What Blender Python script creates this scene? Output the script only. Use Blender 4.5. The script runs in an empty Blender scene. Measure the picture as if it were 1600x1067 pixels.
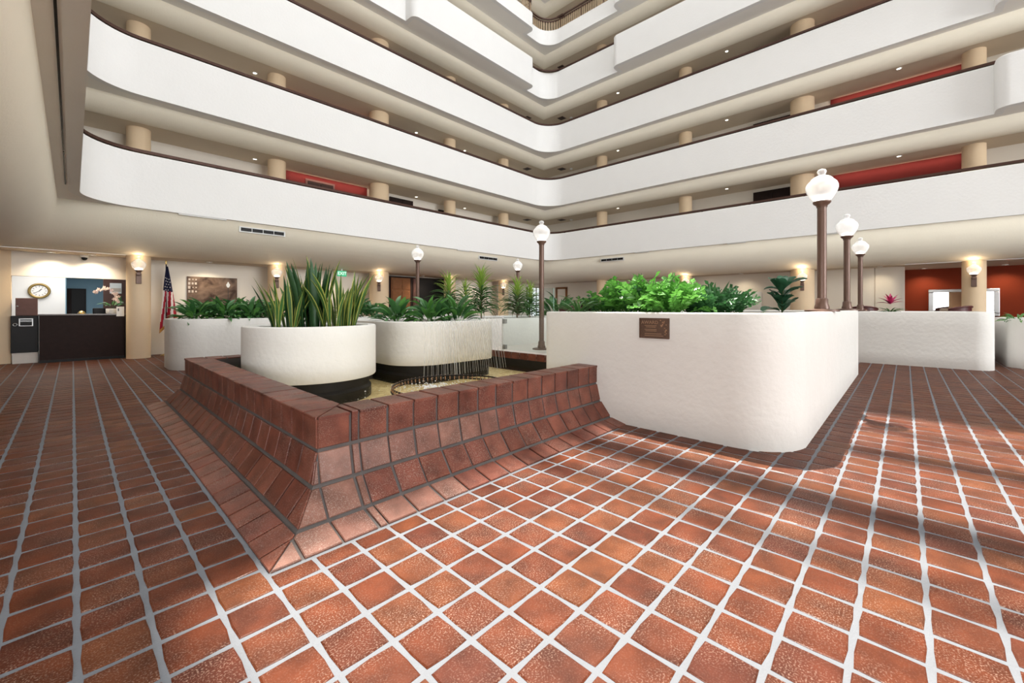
import bpy, bmesh, math, random
from mathutils import Vector, Matrix, geometry
random.seed(7)
R = math.radians
PI = math.pi
scn = bpy.context.scene
C = scn.collection

# ------------------------------------------------------------------ camera, sky, sun, exposure
cam_d = bpy.data.cameras.new('camera')
cam_d.sensor_width = 36.0
cam_d.lens = 650.0 / 1600.0 * 36.0
cam_d.shift_y = -52.5 / 1600.0
cam_d.clip_start = 0.05
cam_d.clip_end = 200
cam = bpy.data.objects.new('camera', cam_d)
C.objects.link(cam)
cam.location = (0, 0, 1.283)
cam.rotation_euler = (R(90), 0, R(43.42 - 90))
scn.camera = cam

scn.view_settings.view_transform = 'Standard'
scn.view_settings.look = 'None'
scn.view_settings.gamma = 1
scn.view_settings.use_curve_mapping = False
scn.view_settings.exposure = 0.4

world = bpy.data.worlds.new('sky')
scn.world = world
world.use_nodes = True
wb = world.node_tree.nodes['Background']
wb.inputs[0].default_value = (0.80, 0.90, 1.0, 1)
wb.inputs[1].default_value = 1.5

ROOF = 30.0
SUN_DX, SUN_DY = 0.245, 0.226           # horizontal travel of a sun ray per metre of fall
sun_d = bpy.data.lights.new('sun', 'SUN')
sun_d.energy = 10
sun_d.angle = R(0.6)
sun_d.color = (1.0, 0.92, 0.82)
sun = bpy.data.objects.new('sun', sun_d)
C.objects.link(sun)
sun.rotation_euler = Vector((-SUN_DX, -SUN_DY, -1)).to_track_quat('-Z', 'Y').to_euler()
sun.location = (14, 8, 40)

def area(name, loc, sx, sy, power, col, rot=(0, 0, 0)):
    d = bpy.data.lights.new(name, 'AREA')
    d.shape = 'RECTANGLE'
    d.size, d.size_y = sx, sy
    d.energy = power
    d.color = col
    o = bpy.data.objects.new(name, d)
    C.objects.link(o)
    o.location = loc
    o.rotation_euler = rot
    return o

# added fill lamp below the opaque roof, in place of scattered skylight
area('skylight_fill', (8.2, 3.5, ROOF - 0.3), 15.5, 18.0, 2350, (0.97, 0.985, 1.0))
# added fill lamps at the unseen near windows and the invented end glazing
area('window_fill', (-3.85, -1.5, 1.5), 2.0, 8.6, 190, (0.95, 0.98, 1.0), (0, R(-90), 0))
area('window_fill', (8.2, -23.85, 5.4), 15.0, 10.0, 3200, (0.97, 0.985, 1.0), (R(90), 0, 0))

# ------------------------------------------------------------------ materials
def new_mat(name):
    m = bpy.data.materials.new(name)
    m.use_nodes = True
    nt = m.node_tree
    return m, nt, nt.nodes['Principled BSDF']

def N(nt, t, **kw):
    n = nt.nodes.new(t)
    for k, v in kw.items():
        setattr(n, k, v)
    return n

def simple(name, col, rough=0.5, metal=0.0, var=0.0, scale=8.0, bump=0.0, bscale=40.0, emit=None, estr=0.0, coat=0.0):
    m, nt, p = new_mat(name)
    p.inputs['Base Color'].default_value = (*col, 1)
    p.inputs['Roughness'].default_value = rough
    p.inputs['Metallic'].default_value = metal
    if coat:
        p.inputs['Coat Weight'].default_value = coat
    co = N(nt, 'ShaderNodeTexCoord')
    nz = N(nt, 'ShaderNodeTexNoise')
    nz.inputs['Scale'].default_value = scale
    nz.inputs['Detail'].default_value = 5
    nt.links.new(co.outputs['Object'], nz.inputs['Vector'])
    if var > 0:
        mx = N(nt, 'ShaderNodeMix', data_type='RGBA')
        mx.inputs[6].default_value = (*[c * (1 - var) for c in col], 1)
        mx.inputs[7].default_value = (*[min(1, c * (1 + var)) for c in col], 1)
        nt.links.new(nz.outputs['Fac'], mx.inputs[0])
        nt.links.new(mx.outputs[2], p.inputs['Base Color'])
    if bump > 0:
        nb = N(nt, 'ShaderNodeTexNoise')
        nb.inputs['Scale'].default_value = bscale
        nb.inputs['Detail'].default_value = 4
        nt.links.new(co.outputs['Object'], nb.inputs['Vector'])
        b = N(nt, 'ShaderNodeBump')
        b.inputs['Strength'].default_value = bump
        b.inputs['Distance'].default_value = 0.01
        nt.links.new(nb.outputs['Fac'], b.inputs['Height'])
        nt.links.new(b.outputs['Normal'], p.inputs['Normal'])
    if emit:
        p.inputs['Emission Color'].default_value = (*emit, 1)
        p.inputs['Emission Strength'].default_value = estr
    return m

def terracotta(name, ramp, glaze=0.07, light=(0.30, 0.20, 0.155)):
    """sealed clay tile: every tile its own tone, mottled, darker burnt edges, pale specks"""
    m, nt, p = new_mat(name)
    L = nt.links.new
    oi = N(nt, 'ShaderNodeObjectInfo')
    ge = N(nt, 'ShaderNodeNewGeometry')
    ad = N(nt, 'ShaderNodeMath', operation='ADD')
    L(oi.outputs['Random'], ad.inputs[0])
    L(ge.outputs['Random Per Island'], ad.inputs[1])
    fr = N(nt, 'ShaderNodeMath', operation='FRACT')
    L(ad.outputs[0], fr.inputs[0])
    cr = N(nt, 'ShaderNodeValToRGB')
    cr.color_ramp.interpolation = 'LINEAR'
    els = cr.color_ramp.elements
    while len(els) < len(ramp):
        els.new(0.5)
    for i, c in enumerate(ramp):
        els[i].position = i / (len(ramp) - 1)
        els[i].color = (*c, 1)
    L(fr.outputs[0], cr.inputs[0])
    pos = ge.outputs['Position']
    n1 = N(nt, 'ShaderNodeTexNoise')
    n1.inputs['Scale'].default_value = 7.0
    n1.inputs['Detail'].default_value = 4
    L(pos, n1.inputs['Vector'])
    hs = N(nt, 'ShaderNodeHueSaturation')
    mr = N(nt, 'ShaderNodeMapRange')
    mr.inputs[1].default_value, mr.inputs[2].default_value = 0.3, 0.7
    mr.inputs[3].default_value, mr.inputs[4].default_value = 0.62, 1.35
    L(n1.outputs['Fac'], mr.inputs[0])
    L(mr.outputs[0], hs.inputs['Value'])
    L(cr.outputs[0], hs.inputs['Color'])
    n2 = N(nt, 'ShaderNodeTexNoise')
    n2.inputs['Scale'].default_value = 150.0
    n2.inputs['Detail'].default_value = 3
    L(pos, n2.inputs['Vector'])
    n3 = N(nt, 'ShaderNodeTexNoise')
    n3.inputs['Scale'].default_value = 3.1
    n3.inputs['Detail'].default_value = 3
    L(pos, n3.inputs['Vector'])
    m1 = N(nt, 'ShaderNodeMapRange')
    m1.inputs[1].default_value, m1.inputs[2].default_value = 0.52, 0.66
    m1.inputs[3].default_value, m1.inputs[4].default_value = 0.0, 0.75
    L(n2.outputs['Fac'], m1.inputs[0])
    m2 = N(nt, 'ShaderNodeMapRange')
    m2.inputs[1].default_value, m2.inputs[2].default_value = 0.40, 0.66
    m2.inputs[3].default_value, m2.inputs[4].default_value = 0.12, 0.9
    L(n3.outputs['Fac'], m2.inputs[0])
    mu = N(nt, 'ShaderNodeMath', operation='MULTIPLY')
    L(m1.outputs[0], mu.inputs[0])
    L(m2.outputs[0], mu.inputs[1])
    mx = N(nt, 'ShaderNodeMix', data_type='RGBA')
    mx.inputs[7].default_value = (*light, 1)
    L(mu.outputs[0], mx.inputs[0])
    L(hs.outputs[0], mx.inputs[6])
    L(mx.outputs[2], p.inputs['Base Color'])
    p.inputs['Roughness'].default_value = 0.5
    p.inputs['Specular IOR Level'].default_value = 0.12
    p.inputs['Coat Weight'].default_value = glaze
    p.inputs['Coat Roughness'].default_value = 0.2
    b = N(nt, 'ShaderNodeBump')
    b.inputs['Strength'].default_value = 0.35
    b.inputs['Distance'].default_value = 0.004
    sm = N(nt, 'ShaderNodeMath', operation='ADD')
    L(n1.outputs['Fac'], sm.inputs[0])
    hn = N(nt, 'ShaderNodeMath', operation='MULTIPLY')
    hn.inputs[1].default_value = 0.35
    L(n2.outputs['Fac'], hn.inputs[0])
    L(hn.outputs[0], sm.inputs[1])
    L(sm.outputs[0], b.inputs['Height'])
    L(b.outputs['Normal'], p.inputs['Normal'])
    L(b.outputs['Normal'], p.inputs['Coat Normal'])
    return m

def leaf_mat(name, c0, c1, stripe=None, rough=0.38):
    """leaf: u runs across the blade (0..1), v along it; an optional pale margin"""
    m, nt, p = new_mat(name)
    L = nt.links.new
    oi = N(nt, 'ShaderNodeObjectInfo')
    ge = N(nt, 'ShaderNodeNewGeometry')
    nz = N(nt, 'ShaderNodeTexNoise')
    nz.inputs['Scale'].default_value = 14
    L(ge.outputs['Position'], nz.inputs['Vector'])
    ad = N(nt, 'ShaderNodeMath', operation='ADD')
    L(oi.outputs['Random'], ad.inputs[0])
    L(nz.outputs['Fac'], ad.inputs[1])
    hf = N(nt, 'ShaderNodeMath', operation='MULTIPLY')
    hf.inputs[1].default_value = 0.62
    L(ad.outputs[0], hf.inputs[0])
    mx = N(nt, 'ShaderNodeMix', data_type='RGBA')
    mx.inputs[6].default_value = (*c0, 1)
    mx.inputs[7].default_value = (*c1, 1)
    L(hf.outputs[0], mx.inputs[0])
    out = mx.outputs[2]
    uv = N(nt, 'ShaderNodeUVMap')
    sp = N(nt, 'ShaderNodeSeparateXYZ')
    L(uv.outputs[0], sp.inputs[0])
    a1 = N(nt, 'ShaderNodeMath', operation='SUBTRACT')
    a1.inputs[1].default_value = 0.5
    L(sp.outputs[0], a1.inputs[0])
    a2 = N(nt, 'ShaderNodeMath', operation='ABSOLUTE')
    L(a1.outputs[0], a2.inputs[0])
    if stripe:
        gt = N(nt, 'ShaderNodeMath', operation='GREATER_THAN')
        gt.inputs[1].default_value = 0.33
        L(a2.outputs[0], gt.inputs[0])
        m3 = N(nt, 'ShaderNodeMix', data_type='RGBA')
        m3.inputs[7].default_value = (*stripe, 1)
        L(gt.outputs[0], m3.inputs[0])
        L(out, m3.inputs[6])
        out = m3.outputs[2]
    L(out, p.inputs['Base Color'])
    p.inputs['Roughness'].default_value = rough
    tr = N(nt, 'ShaderNodeBsdfTranslucent')
    L(out, tr.inputs['Color'])
    ms = N(nt, 'ShaderNodeMixShader')
    ms.inputs[0].default_value = 0.28
    L(p.outputs[0], ms.inputs[1])
    L(tr.outputs[0], ms.inputs[2])
    L(ms.outputs[0], nt.nodes['Material Output'].inputs['Surface'])
    return m

def clear_mat(name, tint, refl=1.0, rough=0.0, bump=0.0, bscale=20.0, ior=1.45):
    """thin clear sheet: a transparent body with a Fresnel reflection"""
    m, nt, p = new_mat(name)
    L = nt.links.new
    nt.nodes.remove(p)
    t = N(nt, 'ShaderNodeBsdfTransparent')
    t.inputs[0].default_value = (*tint, 1)
    g = N(nt, 'ShaderNodeBsdfGlossy')
    g.inputs['Roughness'].default_value = rough
    f = N(nt, 'ShaderNodeLayerWeight')
    f.inputs[0].default_value = 0.5
    pw = N(nt, 'ShaderNodeMath', operation='POWER')
    pw.inputs[1].default_value = 4.0
    L(f.outputs['Facing'], pw.inputs[0])
    mu = N(nt, 'ShaderNodeMath', operation='MULTIPLY_ADD')
    mu.inputs[1].default_value = refl * 0.9
    mu.inputs[2].default_value = 0.045 * refl
    L(pw.outputs[0], mu.inputs[0])
    ms = N(nt, 'ShaderNodeMixShader')
    L(mu.outputs[0], ms.inputs[0])
    L(t.outputs[0], ms.inputs[1])
    L(g.outputs[0], ms.inputs[2])
    L(ms.outputs[0], nt.nodes['Material Output'].inputs['Surface'])
    if bump:
        ge = N(nt, 'ShaderNodeNewGeometry')
        nz = N(nt, 'ShaderNodeTexNoise')
        nz.inputs['Scale'].default_value = bscale
        nz.inputs['Detail'].default_value = 3
        L(ge.outputs['Position'], nz.inputs['Vector'])
        b = N(nt, 'ShaderNodeBump')
        b.inputs['Strength'].default_value = bump
        b.inputs['Distance'].default_value = 0.02
        L(nz.outputs['Fac'], b.inputs['Height'])
        L(b.outputs['Normal'], g.inputs['Normal'])
        L(b.outputs['Normal'], f.inputs['Normal'])
    return m

def globe_mat(name, emit):
    m, nt, p = new_mat(name)
    L = nt.links.new
    p.inputs['Base Color'].default_value = (0.95, 0.95, 0.96, 1)
    p.inputs['Roughness'].default_value = 0.12
    p.inputs['Emission Color'].default_value = (1, 0.96, 0.9, 1)
    p.inputs['Emission Strength'].default_value = emit
    t = N(nt, 'ShaderNodeBsdfTransparent')
    ms = N(nt, 'ShaderNodeMixShader')
    lw = N(nt, 'ShaderNodeLayerWeight')
    lw.inputs[0].default_value = 0.45
    mr = N(nt, 'ShaderNodeMapRange')
    mr.inputs[3].default_value, mr.inputs[4].default_value = 0.30, 0.95
    L(lw.outputs['Facing'], mr.inputs[0])
    L(mr.outputs[0], ms.inputs[0])
    L(t.outputs[0], ms.inputs[1])
    L(p.outputs[0], ms.inputs[2])
    L(ms.outputs[0], nt.nodes['Material Output'].inputs['Surface'])
    return m

M = {}
M['white'] = simple('white_stucco', (0.88, 0.87, 0.85), 0.8, var=0.02, scale=2, bump=0.35, bscale=16)
M['planter'] = simple('planter_stucco', (0.77, 0.75, 0.71), 0.75, var=0.04, scale=3, bump=0.5, bscale=14)
M['beige'] = simple('beige_plaster', (0.93, 0.86, 0.71), 0.8, var=0.02, scale=2, bump=0.2, bscale=30)
M['soffit'] = simple('soffit_plaster', (0.93, 0.90, 0.85), 0.8, var=0.02, scale=2, bump=0.2, bscale=30)
M['ceiling'] = simple('ceiling_plaster', (0.66, 0.56, 0.43), 0.85, var=0.02, scale=2, bump=0.15, bscale=40)
M['column'] = simple('tan_plaster', (0.78, 0.60, 0.40), 0.75, var=0.03, scale=4, bump=0.15, bscale=30)
M['cream'] = simple('cream_wall', (0.82, 0.76, 0.67), 0.85, var=0.02, scale=2)
M['red'] = simple('red_wall', (0.21, 0.030, 0.009), 0.7, var=0.06, scale=3)
M['redup'] = simple('crimson_wall', (0.125, 0.014, 0.012), 0.7, var=0.06, scale=3)
M['blue'] = simple('blue_wall', (0.30, 0.47, 0.58), 0.8)
M['rail'] = simple('dark_brown_metal', (0.085, 0.045, 0.035), 0.35, 0.3)
M['post'] = simple('bronze_brown_paint', (0.15, 0.085, 0.062), 0.36, 0.25, var=0.1)
M['darkwood'] = simple('espresso_wood', (0.022, 0.011, 0.009), 0.6, var=0.3, scale=12)
M['brownwood'] = simple('walnut_laminate', (0.12, 0.06, 0.05), 0.4, var=0.2, scale=10)
M['oak'] = simple('carved_oak', (0.22, 0.09, 0.035), 0.45, var=0.3, scale=9, bump=0.3, bscale=30)
M['slat'] = simple('wooden_slat', (0.36, 0.26, 0.16), 0.55, var=0.2)
M['black'] = simple('black_plastic', (0.012, 0.011, 0.011), 0.4)
M['tar'] = simple('black_waterproofing', (0.02, 0.018, 0.016), 0.5, var=0.3, scale=9)
M['granite'] = simple('granite_counter', (0.12, 0.10, 0.09), 0.2, var=0.5, scale=60)
M['steel'] = simple('brushed_steel', (0.45, 0.45, 0.45), 0.3, 0.9)
M['brass'] = simple('brass', (0.62, 0.45, 0.18), 0.28, 0.9)
M['gold'] = simple('antique_gold', (0.30, 0.21, 0.07), 0.35, 0.6, var=0.3, scale=30)
M['paper'] = simple('white_paper', (0.85, 0.85, 0.84), 0.6)
M['ink'] = simple('black_ink', (0.02, 0.02, 0.02), 0.6)
M['soil'] = simple('potting_soil', (0.045, 0.03, 0.02), 0.95, var=0.4, scale=30, bump=0.6, bscale=60)
M['grout'] = simple('grey_grout', (0.14, 0.152, 0.17), 0.8, var=0.12, scale=9, bump=0.3, bscale=120)
M['grout_dark'] = simple('weathered_grout', (0.085, 0.074, 0.07), 0.85, var=0.25, scale=9, bump=0.3, bscale=120)
M['tile'] = terracotta('floor_terracotta', [(0.0607, 0.0138, 0.0055), (0.0911, 0.0228, 0.0083), (0.0731, 0.0166, 0.0055), (0.1035, 0.0310, 0.0103), (0.0621, 0.0145, 0.0069), (0.0883, 0.0207, 0.0062)])
M['basin_tile'] = terracotta('fountain_terracotta', [(0.115, 0.032, 0.019), (0.155, 0.050, 0.031), (0.135, 0.040, 0.026), (0.095, 0.028, 0.017)], 0.28, (0.30, 0.22, 0.18))
M['stone'] = simple('glare_pale_stone', (0.62, 0.56, 0.50), 0.35, var=0.1)  # glare on the landing is put into this pale tone
M['bulb'] = simple('glowing_bulb', (1, 1, 1), 0.4, emit=(1, 0.93, 0.82), estr=4)
M['bulbwarm'] = simple('warm_bulb', (1, 1, 1), 0.4, emit=(1, 0.84, 0.62), estr=5)
M['downlight'] = simple('downlight_lens', (1, 1, 1), 0.4, emit=(1, 0.9, 0.72), estr=6)
M['trimwhite'] = simple('white_enamel', (0.8, 0.8, 0.78), 0.4)
M['daylight'] = simple('glowing_pane', (0.9, 0.95, 1.0), 0.1, emit=(0.93, 0.97, 1.0), estr=0.6)  # pane glow stands in for daylight and for the guard's reflection
M['globe'] = globe_mat('ribbed_clear_glass', 0.0)
M['glass'] = clear_mat('clear_glass', (0.93, 0.96, 0.95), 1.0)
M['glassedge'] = simple('green_glass_edge', (0.35, 0.55, 0.50), 0.2)
M['mirror'] = simple('mirror_silver', (0.9, 0.9, 0.9), 0.02, 1.0)
M['water'] = clear_mat('rippled_water', (0.97, 0.96, 0.90), 0.6, 0.03, 0.35, 16.0, 1.33)
M['stream'] = simple('falling_water', (0.9, 0.92, 0.94), 0.15)
_nt = M['stream'].node_tree
_t = N(_nt, 'ShaderNodeBsdfTransparent')
_d = N(_nt, 'ShaderNodeBsdfTranslucent')
_d.inputs[0].default_value = (1, 1, 1, 1)
_m2 = N(_nt, 'ShaderNodeMixShader')
_nt.links.new(_nt.nodes['Principled BSDF'].outputs[0], _m2.inputs[1])
_nt.links.new(_d.outputs[0], _m2.inputs[2])
_m = N(_nt, 'ShaderNodeMixShader')
_m.inputs[0].default_value = 0.28
_nt.links.new(_t.outputs[0], _m.inputs[1])
_nt.links.new(_m2.outputs[0], _m.inputs[2])
_nt.links.new(_m.outputs[0], _nt.nodes['Material Output'].inputs['Surface'])
M['foam'] = simple('white_foam', (0.92, 0.93, 0.94), 0.5)
M['bronze'] = simple('cast_bronze', (0.13, 0.075, 0.05), 0.4, 0.5, var=0.4, scale=60, bump=0.4, bscale=140)
M['bronzelight'] = simple('polished_bronze', (0.42, 0.25, 0.15), 0.35, 0.5)
M['flagred'] = simple('flag_red', (0.42, 0.02, 0.04), 0.8)
M['flagwhite'] = simple('flag_white', (0.72, 0.66, 0.63), 0.8)
M['flagblue'] = simple('flag_blue', (0.015, 0.018, 0.05), 0.8)
M['fringe'] = simple('gold_fringe', (0.55, 0.26, 0.05), 0.7)
M['maroon'] = simple('maroon_wicker', (0.09, 0.022, 0.022), 0.4, var=0.3, scale=30)
M['fabric'] = simple('pale_upholstery', (0.6, 0.52, 0.45), 0.9)
M['exitgreen'] = simple('exit_green', (0.02, 0.30, 0.14), 0.4, emit=(0.03, 0.5, 0.22), estr=0.5)
M['exitletter'] = simple('exit_letter', (0.9, 0.95, 0.9), 0.4, emit=(0.8, 1, 0.85), estr=0.8)
for _k in ('darkwood', 'black', 'brownwood', 'tar', 'rail', 'flagblue', 'flagred', 'oak', 'red', 'redup'):
    M[_k].node_tree.nodes['Principled BSDF'].inputs['Specular IOR Level'].default_value = 0.18
M['orchidpetal'] = simple('orchid_petal', (0.85, 0.68, 0.62), 0.6)
M['pink'] = simple('pink_bract', (0.55, 0.03, 0.14), 0.5)
M['pot'] = simple('white_ceramic', (0.8, 0.78, 0.75), 0.25)
M['stem'] = simple('green_stem', (0.06, 0.10, 0.025), 0.6)
M['cane'] = simple('woody_cane', (0.32, 0.23, 0.14), 0.8, var=0.3, scale=30)
M['snake'] = leaf_mat('sword_leaf', (0.04, 0.11, 0.03), (0.08, 0.20, 0.05), (0.45, 0.46, 0.10))
M['snakedark'] = leaf_mat('dark_sword_leaf', (0.02, 0.07, 0.025), (0.05, 0.14, 0.045))
M['spath'] = leaf_mat('broad_dark_leaf', (0.018, 0.075, 0.022), (0.10, 0.26, 0.085), rough=0.28)
M['bright'] = leaf_mat('bright_broad_leaf', (0.05, 0.17, 0.035), (0.16, 0.40, 0.09), rough=0.3)
M['drac'] = leaf_mat('dracaena_leaf', (0.035, 0.11, 0.028), (0.10, 0.22, 0.06), rough=0.35)
M['dractop'] = leaf_mat('lime_dracaena_leaf', (0.20, 0.36, 0.05), (0.36, 0.50, 0.09), rough=0.4)
M['zzbright'] = leaf_mat('glossy_bright_leaflet', (0.02, 0.11, 0.015), (0.17, 0.46, 0.08), rough=0.25)
M['zzdark'] = leaf_mat('glossy_dark_leaflet', (0.008, 0.045, 0.016), (0.06, 0.19, 0.06), rough=0.25)
M['fiddle'] = leaf_mat('leathery_leaf', (0.02, 0.08, 0.04), (0.05, 0.16, 0.08), rough=0.25)

M['bloom_tile'] = terracotta('fountain_terracotta_pale', [(0.16, 0.070, 0.050), (0.20, 0.098, 0.072), (0.14, 0.056, 0.040)], 0.12, (0.34, 0.26, 0.22))
def golden_basin():
    m, nt, p = new_mat('golden_pebble_basin')
    L = nt.links.new
    ge = N(nt, 'ShaderNodeNewGeometry')
    vo = N(nt, 'ShaderNodeTexVoronoi')
    vo.inputs['Scale'].default_value = 16
    L(ge.outputs['Position'], vo.inputs['Vector'])
    nz = N(nt, 'ShaderNodeTexNoise')
    nz.inputs['Scale'].default_value = 5
    L(ge.outputs['Position'], nz.inputs['Vector'])
    cr = N(nt, 'ShaderNodeValToRGB')
    e = cr.color_ramp.elements
    e[0].position, e[0].color = 0.2, (0.60, 0.40, 0.12, 1)
    e[1].position, e[1].color = 0.8, (1.0, 0.85, 0.48, 1)
    mx = N(nt, 'ShaderNodeMix', data_type='FLOAT')
    mx.inputs[0].default_value = 0.5
    L(vo.outputs['Color'], mx.inputs[2])
    L(nz.outputs['Fac'], mx.inputs[3])
    L(mx.outputs[0], cr.inputs[0])
    L(cr.outputs[0], p.inputs['Base Color'])
    return m
M['basin'] = golden_basin()

def photo_print():
    """flat sepia print of an arcade hall"""
    m, nt, p = new_mat('sepia_print')
    L = nt.links.new
    co = N(nt, 'ShaderNodeTexCoord')
    nz = N(nt, 'ShaderNodeTexNoise')
    nz.inputs['Scale'].default_value = 3.2
    nz.inputs['Detail'].default_value = 6
    nz.inputs['Distortion'].default_value = 0.8
    L(co.outputs['Object'], nz.inputs['Vector'])
    cr = N(nt, 'ShaderNodeValToRGB')
    e = cr.color_ramp.elements
    e[0].position, e[0].color = 0.36, (0.05, 0.026, 0.016, 1)
    e[1].position, e[1].color = 0.75, (0.30, 0.20, 0.14, 1)
    L(nz.outputs['Fac'], cr.inputs[0])
    L(cr.outputs[0], p.inputs['Base Color'])
    p.inputs['Roughness'].default_value = 0.55
    p.inputs['Specular IOR Level'].default_value = 0.2
    return m
M['print'] = photo_print()

# ------------------------------------------------------------------ mesh helpers
class MB:
    def __init__(s):
        s.v, s.f, s.uv = [], [], None
    def add(s, vs, fs):
        b = len(s.v)
        s.v += [tuple(x) for x in vs]
        s.f += [tuple(b + i for i in f) for f in fs]
        return s
    def box(s, x0, y0, z0, x1, y1, z1):
        v = [(x0, y0, z0), (x1, y0, z0), (x1, y1, z0), (x0, y1, z0), (x0, y0, z1), (x1, y0, z1), (x1, y1, z1), (x0, y1, z1)]
        return s.add(v, [(0, 3, 2, 1), (4, 5, 6, 7), (0, 1, 5, 4), (1, 2, 6, 5), (2, 3, 7, 6), (3, 0, 4, 7)])
    def lathe(s, prof, n=20, c=(0, 0, 0), wob=0.0):
        b = len(s.v)
        for k, (r, z) in enumerate(prof):
            for i in range(n):
                a = 2 * PI * i / n
                rr = r * (1 + (wob if i % 2 else -wob))
                s.v.append((c[0] + rr * math.cos(a), c[1] + rr * math.sin(a), c[2] + z))
        for k in range(len(prof) - 1):
            for i in range(n):
                j = (i + 1) % n
                s.f.append((b + k * n + i, b + k * n + j, b + (k + 1) * n + j, b + (k + 1) * n + i))
        if prof[0][0] > 1e-4:
            s.f.append(tuple(b + i for i in reversed(range(n))))
        if prof[-1][0] > 1e-4:
            s.f.append(tuple(b + (len(prof) - 1) * n + i for i in range(n)))
        return s
    def tube(s, pts, r, n=6, closed=False, taper=None):
        pts = [Vector(p) for p in pts]
        b = len(s.v)
        m = len(pts)
        for k, p in enumerate(pts):
            if closed:
                d = pts[(k + 1) % m] - pts[k - 1]
            else:
                d = pts[min(k + 1, m - 1)] - pts[max(k - 1, 0)]
            d.normalize()
            up = Vector((0, 0, 1)) if abs(d.z) < 0.95 else Vector((1, 0, 0))
            u = d.cross(up).normalized()
            w = u.cross(d)
            rr = r if taper is None else r + (taper - r) * k / max(1, m - 1)
            for i in range(n):
                a = 2 * PI * i / n
                s.v.append(tuple(p + u * (rr * math.cos(a)) + w * (rr * math.sin(a))))
        for k in range(m if closed else m - 1):
            k2 = (k + 1) % m
            for i in range(n):
                j = (i + 1) % n
                s.f.append((b + k * n + i, b + k * n + j, b + k2 * n + j, b + k2 * n + i))
        if not closed:
            s.f.append(tuple(b + i for i in reversed(range(n))))
            s.f.append(tuple(b + (m - 1) * n + i for i in range(n)))
        return s
    def prism(s, poly, z0, z1):
        n = len(poly)
        b = len(s.v)
        s.v += [(x, y, z0) for x, y in poly] + [(x, y, z1) for x, y in poly]
        for i in range(n):
            j = (i + 1) % n
            s.f.append((b + i, b + j, b + n + j, b + n + i))
        tri = geometry.tessellate_polygon([[Vector((x, y, 0)) for x, y in poly]])
        for t in tri:
            s.f.append(tuple(b + i for i in reversed(t)))
            s.f.append(tuple(b + n + i for i in t))
        return s
    def flat(s, poly, z):
        b = len(s.v)
        s.v += [(x, y, z) for x, y in poly]
        for t in geometry.tessellate_polygon([[Vector((x, y, 0)) for x, y in poly]]):
            s.f.append(tuple(b + i for i in t))
        return s
    def loft(s, rings, cap0=False, cap1=False):
        """rings of equal length, each a closed loop of 3-D points"""
        n = len(rings[0])
        b = len(s.v)
        for r in rings:
            s.v += [tuple(p) for p in r]
        for k in range(len(rings) - 1):
            for i in range(n):
                j = (i + 1) % n
                s.f.append((b + k * n + i, b + k * n + j, b + (k + 1) * n + j, b + (k + 1) * n + i))
        if cap0:
            s.f.append(tuple(b + i for i in reversed(range(n))))
        if cap1:
            s.f.append(tuple(b + (len(rings) - 1) * n + i for i in range(n)))
        return s
    def strip(s, rows):
        """open grid of points"""
        n = len(rows[0])
        b = len(s.v)
        for r in rows:
            s.v += [tuple(p) for p in r]
        for k in range(len(rows) - 1):
            for i in range(n - 1):
                s.f.append((b + k * n + i, b + k * n + i + 1, b + (k + 1) * n + i + 1, b + (k + 1) * n + i))
        return s
    def mesh(s, name, mat, smooth=False):
        me = bpy.data.meshes.new(name)
        me.from_pydata(s.v, [], s.f)
        me.update()
        bm = bmesh.new()
        bm.from_mesh(me)
        bmesh.ops.recalc_face_normals(bm, faces=bm.faces)
        bm.to_mesh(me)
        bm.free()
        if s.uv:
            ul = me.uv_layers.new(name='UVMap')
            for lp in me.loops:
                ul.data[lp.index].uv = s.uv[lp.vertex_index]
        me.materials.append(mat)
        if smooth:
            me.shade_smooth()
        return me
    def build(s, name, mat, parent=None, smooth=False, bevel=0.0, loc=None):
        return put(name, s.mesh(name, mat, smooth), parent, bevel, loc, smooth)

def put(name, me, parent=None, bevel=0.0, loc=None, smooth=False):
    o = bpy.data.objects.new(name, me)
    C.objects.link(o)
    if parent is not None:
        o.parent = parent
    if loc is not None:
        o.location = loc
    if bevel:
        b = o.modifiers.new('bevel', 'BEVEL')
        b.width = bevel
        b.segments = 2
        b.limit_method = 'ANGLE'
    if smooth == 'auto':
        me.shade_smooth()
        me.set_sharp_from_angle(angle=R(40))
    return o

def tag(o, label, cat, group=None):
    o['label'] = label
    o['category'] = cat
    if group:
        o['group'] = group
    return o

def struct(o, label=None):
    o['kind'] = 'structure'
    if label:
        o['label'] = label
    return o

def thing(name, label, cat, loc=(0, 0, 0), rz=0.0, group=None):
    o = bpy.data.objects.new(name, None)
    C.objects.link(o)
    o.location = loc
    o.rotation_euler = (0, 0, rz)
    o.empty_display_size = 0.1
    return tag(o, label, cat, group)

def dup(root, loc, rz=None, label=None):
    r = root.copy()
    C.objects.link(r)
    r.location = loc
    if rz is not None:
        r.rotation_euler = (0, 0, rz)
    if label:
        r['label'] = label
    for ch in list(root.children):
        c = ch.copy()
        C.objects.link(c)
        c.parent = r
        for g in list(ch.children):
            d = g.copy()
            C.objects.link(d)
            d.parent = c
    return r

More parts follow.
